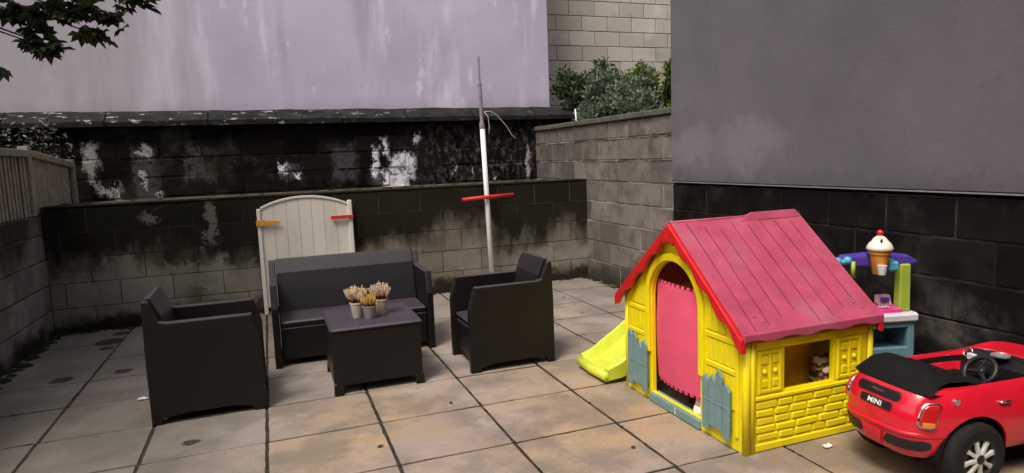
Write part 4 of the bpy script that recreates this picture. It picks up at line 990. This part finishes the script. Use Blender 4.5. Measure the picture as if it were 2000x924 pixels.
MB().lathe([(.12, 0), (.13, .01), (.165, .36), (.185, .365), (.185, .41), (.165, .41), (.15, .36), (.01, .355)], 24).obj('pot', 'dark_pot', t, angle=35)
MB().lathe([(.149, .358), (.01, .37)], 20).obj('soil', 'soil', t)
tag(MB().tube([(3.70, 7.62, 2.03), (3.665, 7.52, 1.86)], [.009, .009], 8).obj('white_stick', 'white_paint', smooth=True), 'thin white stick poking up from the end of the wall coping', 'stick')

# pale leaved climber at the far end of the fence
t = thing('climber', 'pale leaved climber over the wall behind the fence', 'plant', (-2.35, 8.38, 1.16)); rnd = random.Random(3); m = MB(); st = MB()
for k in range(16):
    x = rnd.uniform(-.6, .32); z1 = .86-.35*max(0, x+.1)+rnd.uniform(-.1, .06)
    st.tube([(x*.6, .02, 0), (x*.9, 0, z1*.6), (x, -.03, z1)], [.009, .006, .003], 5)
    for j in range(46):
        f = rnd.uniform(.35, 1.02); p = Vector((x*(.6+.4*f)+rnd.gauss(0, .05), rnd.uniform(-.1, .02), z1*f+rnd.gauss(0, .04)))
        leaf(m, p, Vector((rnd.gauss(0, 1), -.6, rnd.gauss(0, .8))), Vector((0, -.4, 1)), rnd.uniform(.035, .075), .03)
m.obj('foliage', 'leaf_pale', t, fixn=False); st.obj('stems', 'bark', t)

# tree outside the left wall, its branches hang into the yard
t = thing('tree', 'tree with broad dark leaves hanging into the top left corner', 'tree', (-3.3, 4.6, 0)); rnd = random.Random(21)
trunk = MB(); lv = MB()
trunk.tube([(0, 0, -.05), (.03, .02, 1.0), (-.02, .0, 2.2), (.05, .03, 3.4), (.0, .0, 4.6)], [.15, .12, .11, .085, .03], 12)
B0 = Vector((-3.3, 4.6, 0))
def cluster(p, n, spread, L):
    for k in range(n):
        q = p+Vector((rnd.gauss(0, spread), rnd.gauss(0, spread), rnd.gauss(0, spread*.7)))
        leaf(lv, q, Vector((rnd.gauss(0, .8), rnd.gauss(0, .8), rnd.gauss(-.35, .5))), Vector((rnd.gauss(0, .4), rnd.gauss(0, .4), 1)), L*rnd.uniform(.7, 1.2), L*.8, 5)
def limb(pts, r, n=None): trunk.tube([Vector(p) for p in pts], [r*(1-.85*k/(len(pts)-1)) for k in range(len(pts))], 7)
hang = [ # ends of the hanging twigs, world positions
    ((-1.376, 5.2, 2.325), 11), ((-1.26, 5.2, 2.295), 12), ((-1.02, 5.2, 2.385), 11), ((-.915, 5.25, 2.50), 8), ((-1.13, 5.2, 2.52), 9), ((-1.30, 5.15, 2.50), 10), ((-.72, 5.2, 2.615), 7), ((-1.60, 5.2, 2.165), 7), ((-1.234, 5.2, 2.59), 9), ((-1.46, 5.2, 2.52), 12), ((-1.06, 5.2, 2.58), 8), ((-.80, 5.2, 2.63), 7), ((-1.36, 5.25, 2.42), 7)]
for k, ((hx, hy, hz), n) in enumerate(hang):
    e = Vector((hx, hy, hz))-B0; mid = Vector((e.x*.72, e.y*.75, e.z+.20+.03*(k % 3))); trunk.tube([(.95, .35, 2.95), mid, e], [.016, .009, .004], 6); cluster(e, n+3, .035, .10)
limb([(0, 0, 2.3), (.5, .2, 2.75), (.95, .35, 2.95), (1.5, .4, 3.05), (2.3, .5, 3.0)], .05)
for k in range(54):
    a = rnd.uniform(0, 2*pi); R_ = rnd.uniform(.4, 1.55); z = rnd.uniform(2.9, 5.1); e = Vector((R_*cos(a), R_*sin(a), z))
    limb([(0, 0, max(2.2, z-1.0)), (e.x*.5, e.y*.5, z-.25), e], .03)
    for j in range(5): cluster(e+Vector((rnd.gauss(0, .22), rnd.gauss(0, .22), rnd.gauss(0, .18))), 11, .11, .10)
trunk.obj('trunk', 'bark', t, smooth=True); lv.obj('crown', 'leaf_tree', t, fixn=False)

# ------------------------------------------------------------------ small things
rnd = random.Random(9)
def scrap(label, loc, sz, seed):
    r_ = random.Random(seed); m = MB().grid(lambda u, v: (sz*(u-.5)*1.5+r_.uniform(-.003, .003), sz*(v-.5)+r_.uniform(-.003, .003), .004+abs(noise.noise(Vector((u*3+seed, v*3, 0))))*sz*.45), 6, 5)
    o = m.obj('paper_scrap', 'paper', loc=loc); md = o.modifiers.new('solid', 'SOLIDIFY'); md.thickness = .0012; tag(o, label, 'scrap')
scrap('small white scrap on the slabs left of the left armchair', (-.865, 4.69, .002), .038, 4)
scrap('small pale scrap on the slab between playhouse and red car', (2.46, 2.36, .002), .03, 8)
m = MB()
def clump(x, y, z, r_):
    m.grid(lambda u, v: (x+r_*1.5*sin(pi*max(.03, min(.97, v*.5)))*cos(2*pi*u)*(1+.25*sin(5*u*6.28+x*9)), y+r_*sin(pi*max(.03, min(.97, v*.5)))*sin(2*pi*u), z+r_*.55*cos(pi*v*.5)), 7, 3, True)
for k in range(420):
    s = rnd.random()
    if s < .45: clump(rnd.uniform(XL+.03, XR-.03), YB-.01-abs(rnd.gauss(0, .025)), -.002, rnd.uniform(.008, .032))
    elif s < .75: clump(XL+.012+abs(rnd.gauss(0, .03)), rnd.uniform(3.5, YB), -.002, rnd.uniform(.01, .036))
    else: clump(XR-.012-abs(rnd.gauss(0, .02)), rnd.uniform(3.6, YB), -.002, rnd.uniform(.008, .028))
for k in range(90): clump(rnd.uniform(XL, XR-.05), YB+.0+rnd.uniform(.03, .9), 1.165, rnd.uniform(.01, .03))
for k in range(330):                                        # moss and grit caught in the joints
    if rnd.random() < .6: clump(rnd.choice(cols[1:-2])+rnd.gauss(0, .006), rnd.uniform(2.0, YB), -.006, rnd.uniform(.004, .011))
    else: clump(rnd.uniform(XL, XR), rnd.choice(rows[8:-1])+rnd.gauss(0, .005), -.006, rnd.uniform(.004, .010))
o = m.obj('moss', 'moss', fixn=False); struct(o, 'stuff'); o['label'] = 'dark moss and dirt along the foot of the walls'; o['category'] = 'moss'

for k, (x, y) in enumerate(((.93, 3.72), (1.98, 4.02), (.42, 3.3), (2.75, 6.1), (1.62, 2.75), (2.62, 5.4), (-1.6, 4.75))):
    m = MB(); a = rnd.uniform(0, 6.28); leaf(m, Vector((0, 0, .004)), Vector((cos(a), sin(a), .15)), Vector((0, 0, 1)), rnd.uniform(.022, .045), .02)
    o = m.obj('dead_leaf', 'bark', loc=(x, y, .002), fixn=False); tag(o, 'tiny dark dead leaf lying flat on the paving slabs', 'leaf', 'dead leaves on the paving')
    md = o.modifiers.new('solid', 'SOLIDIFY'); md.thickness = .001
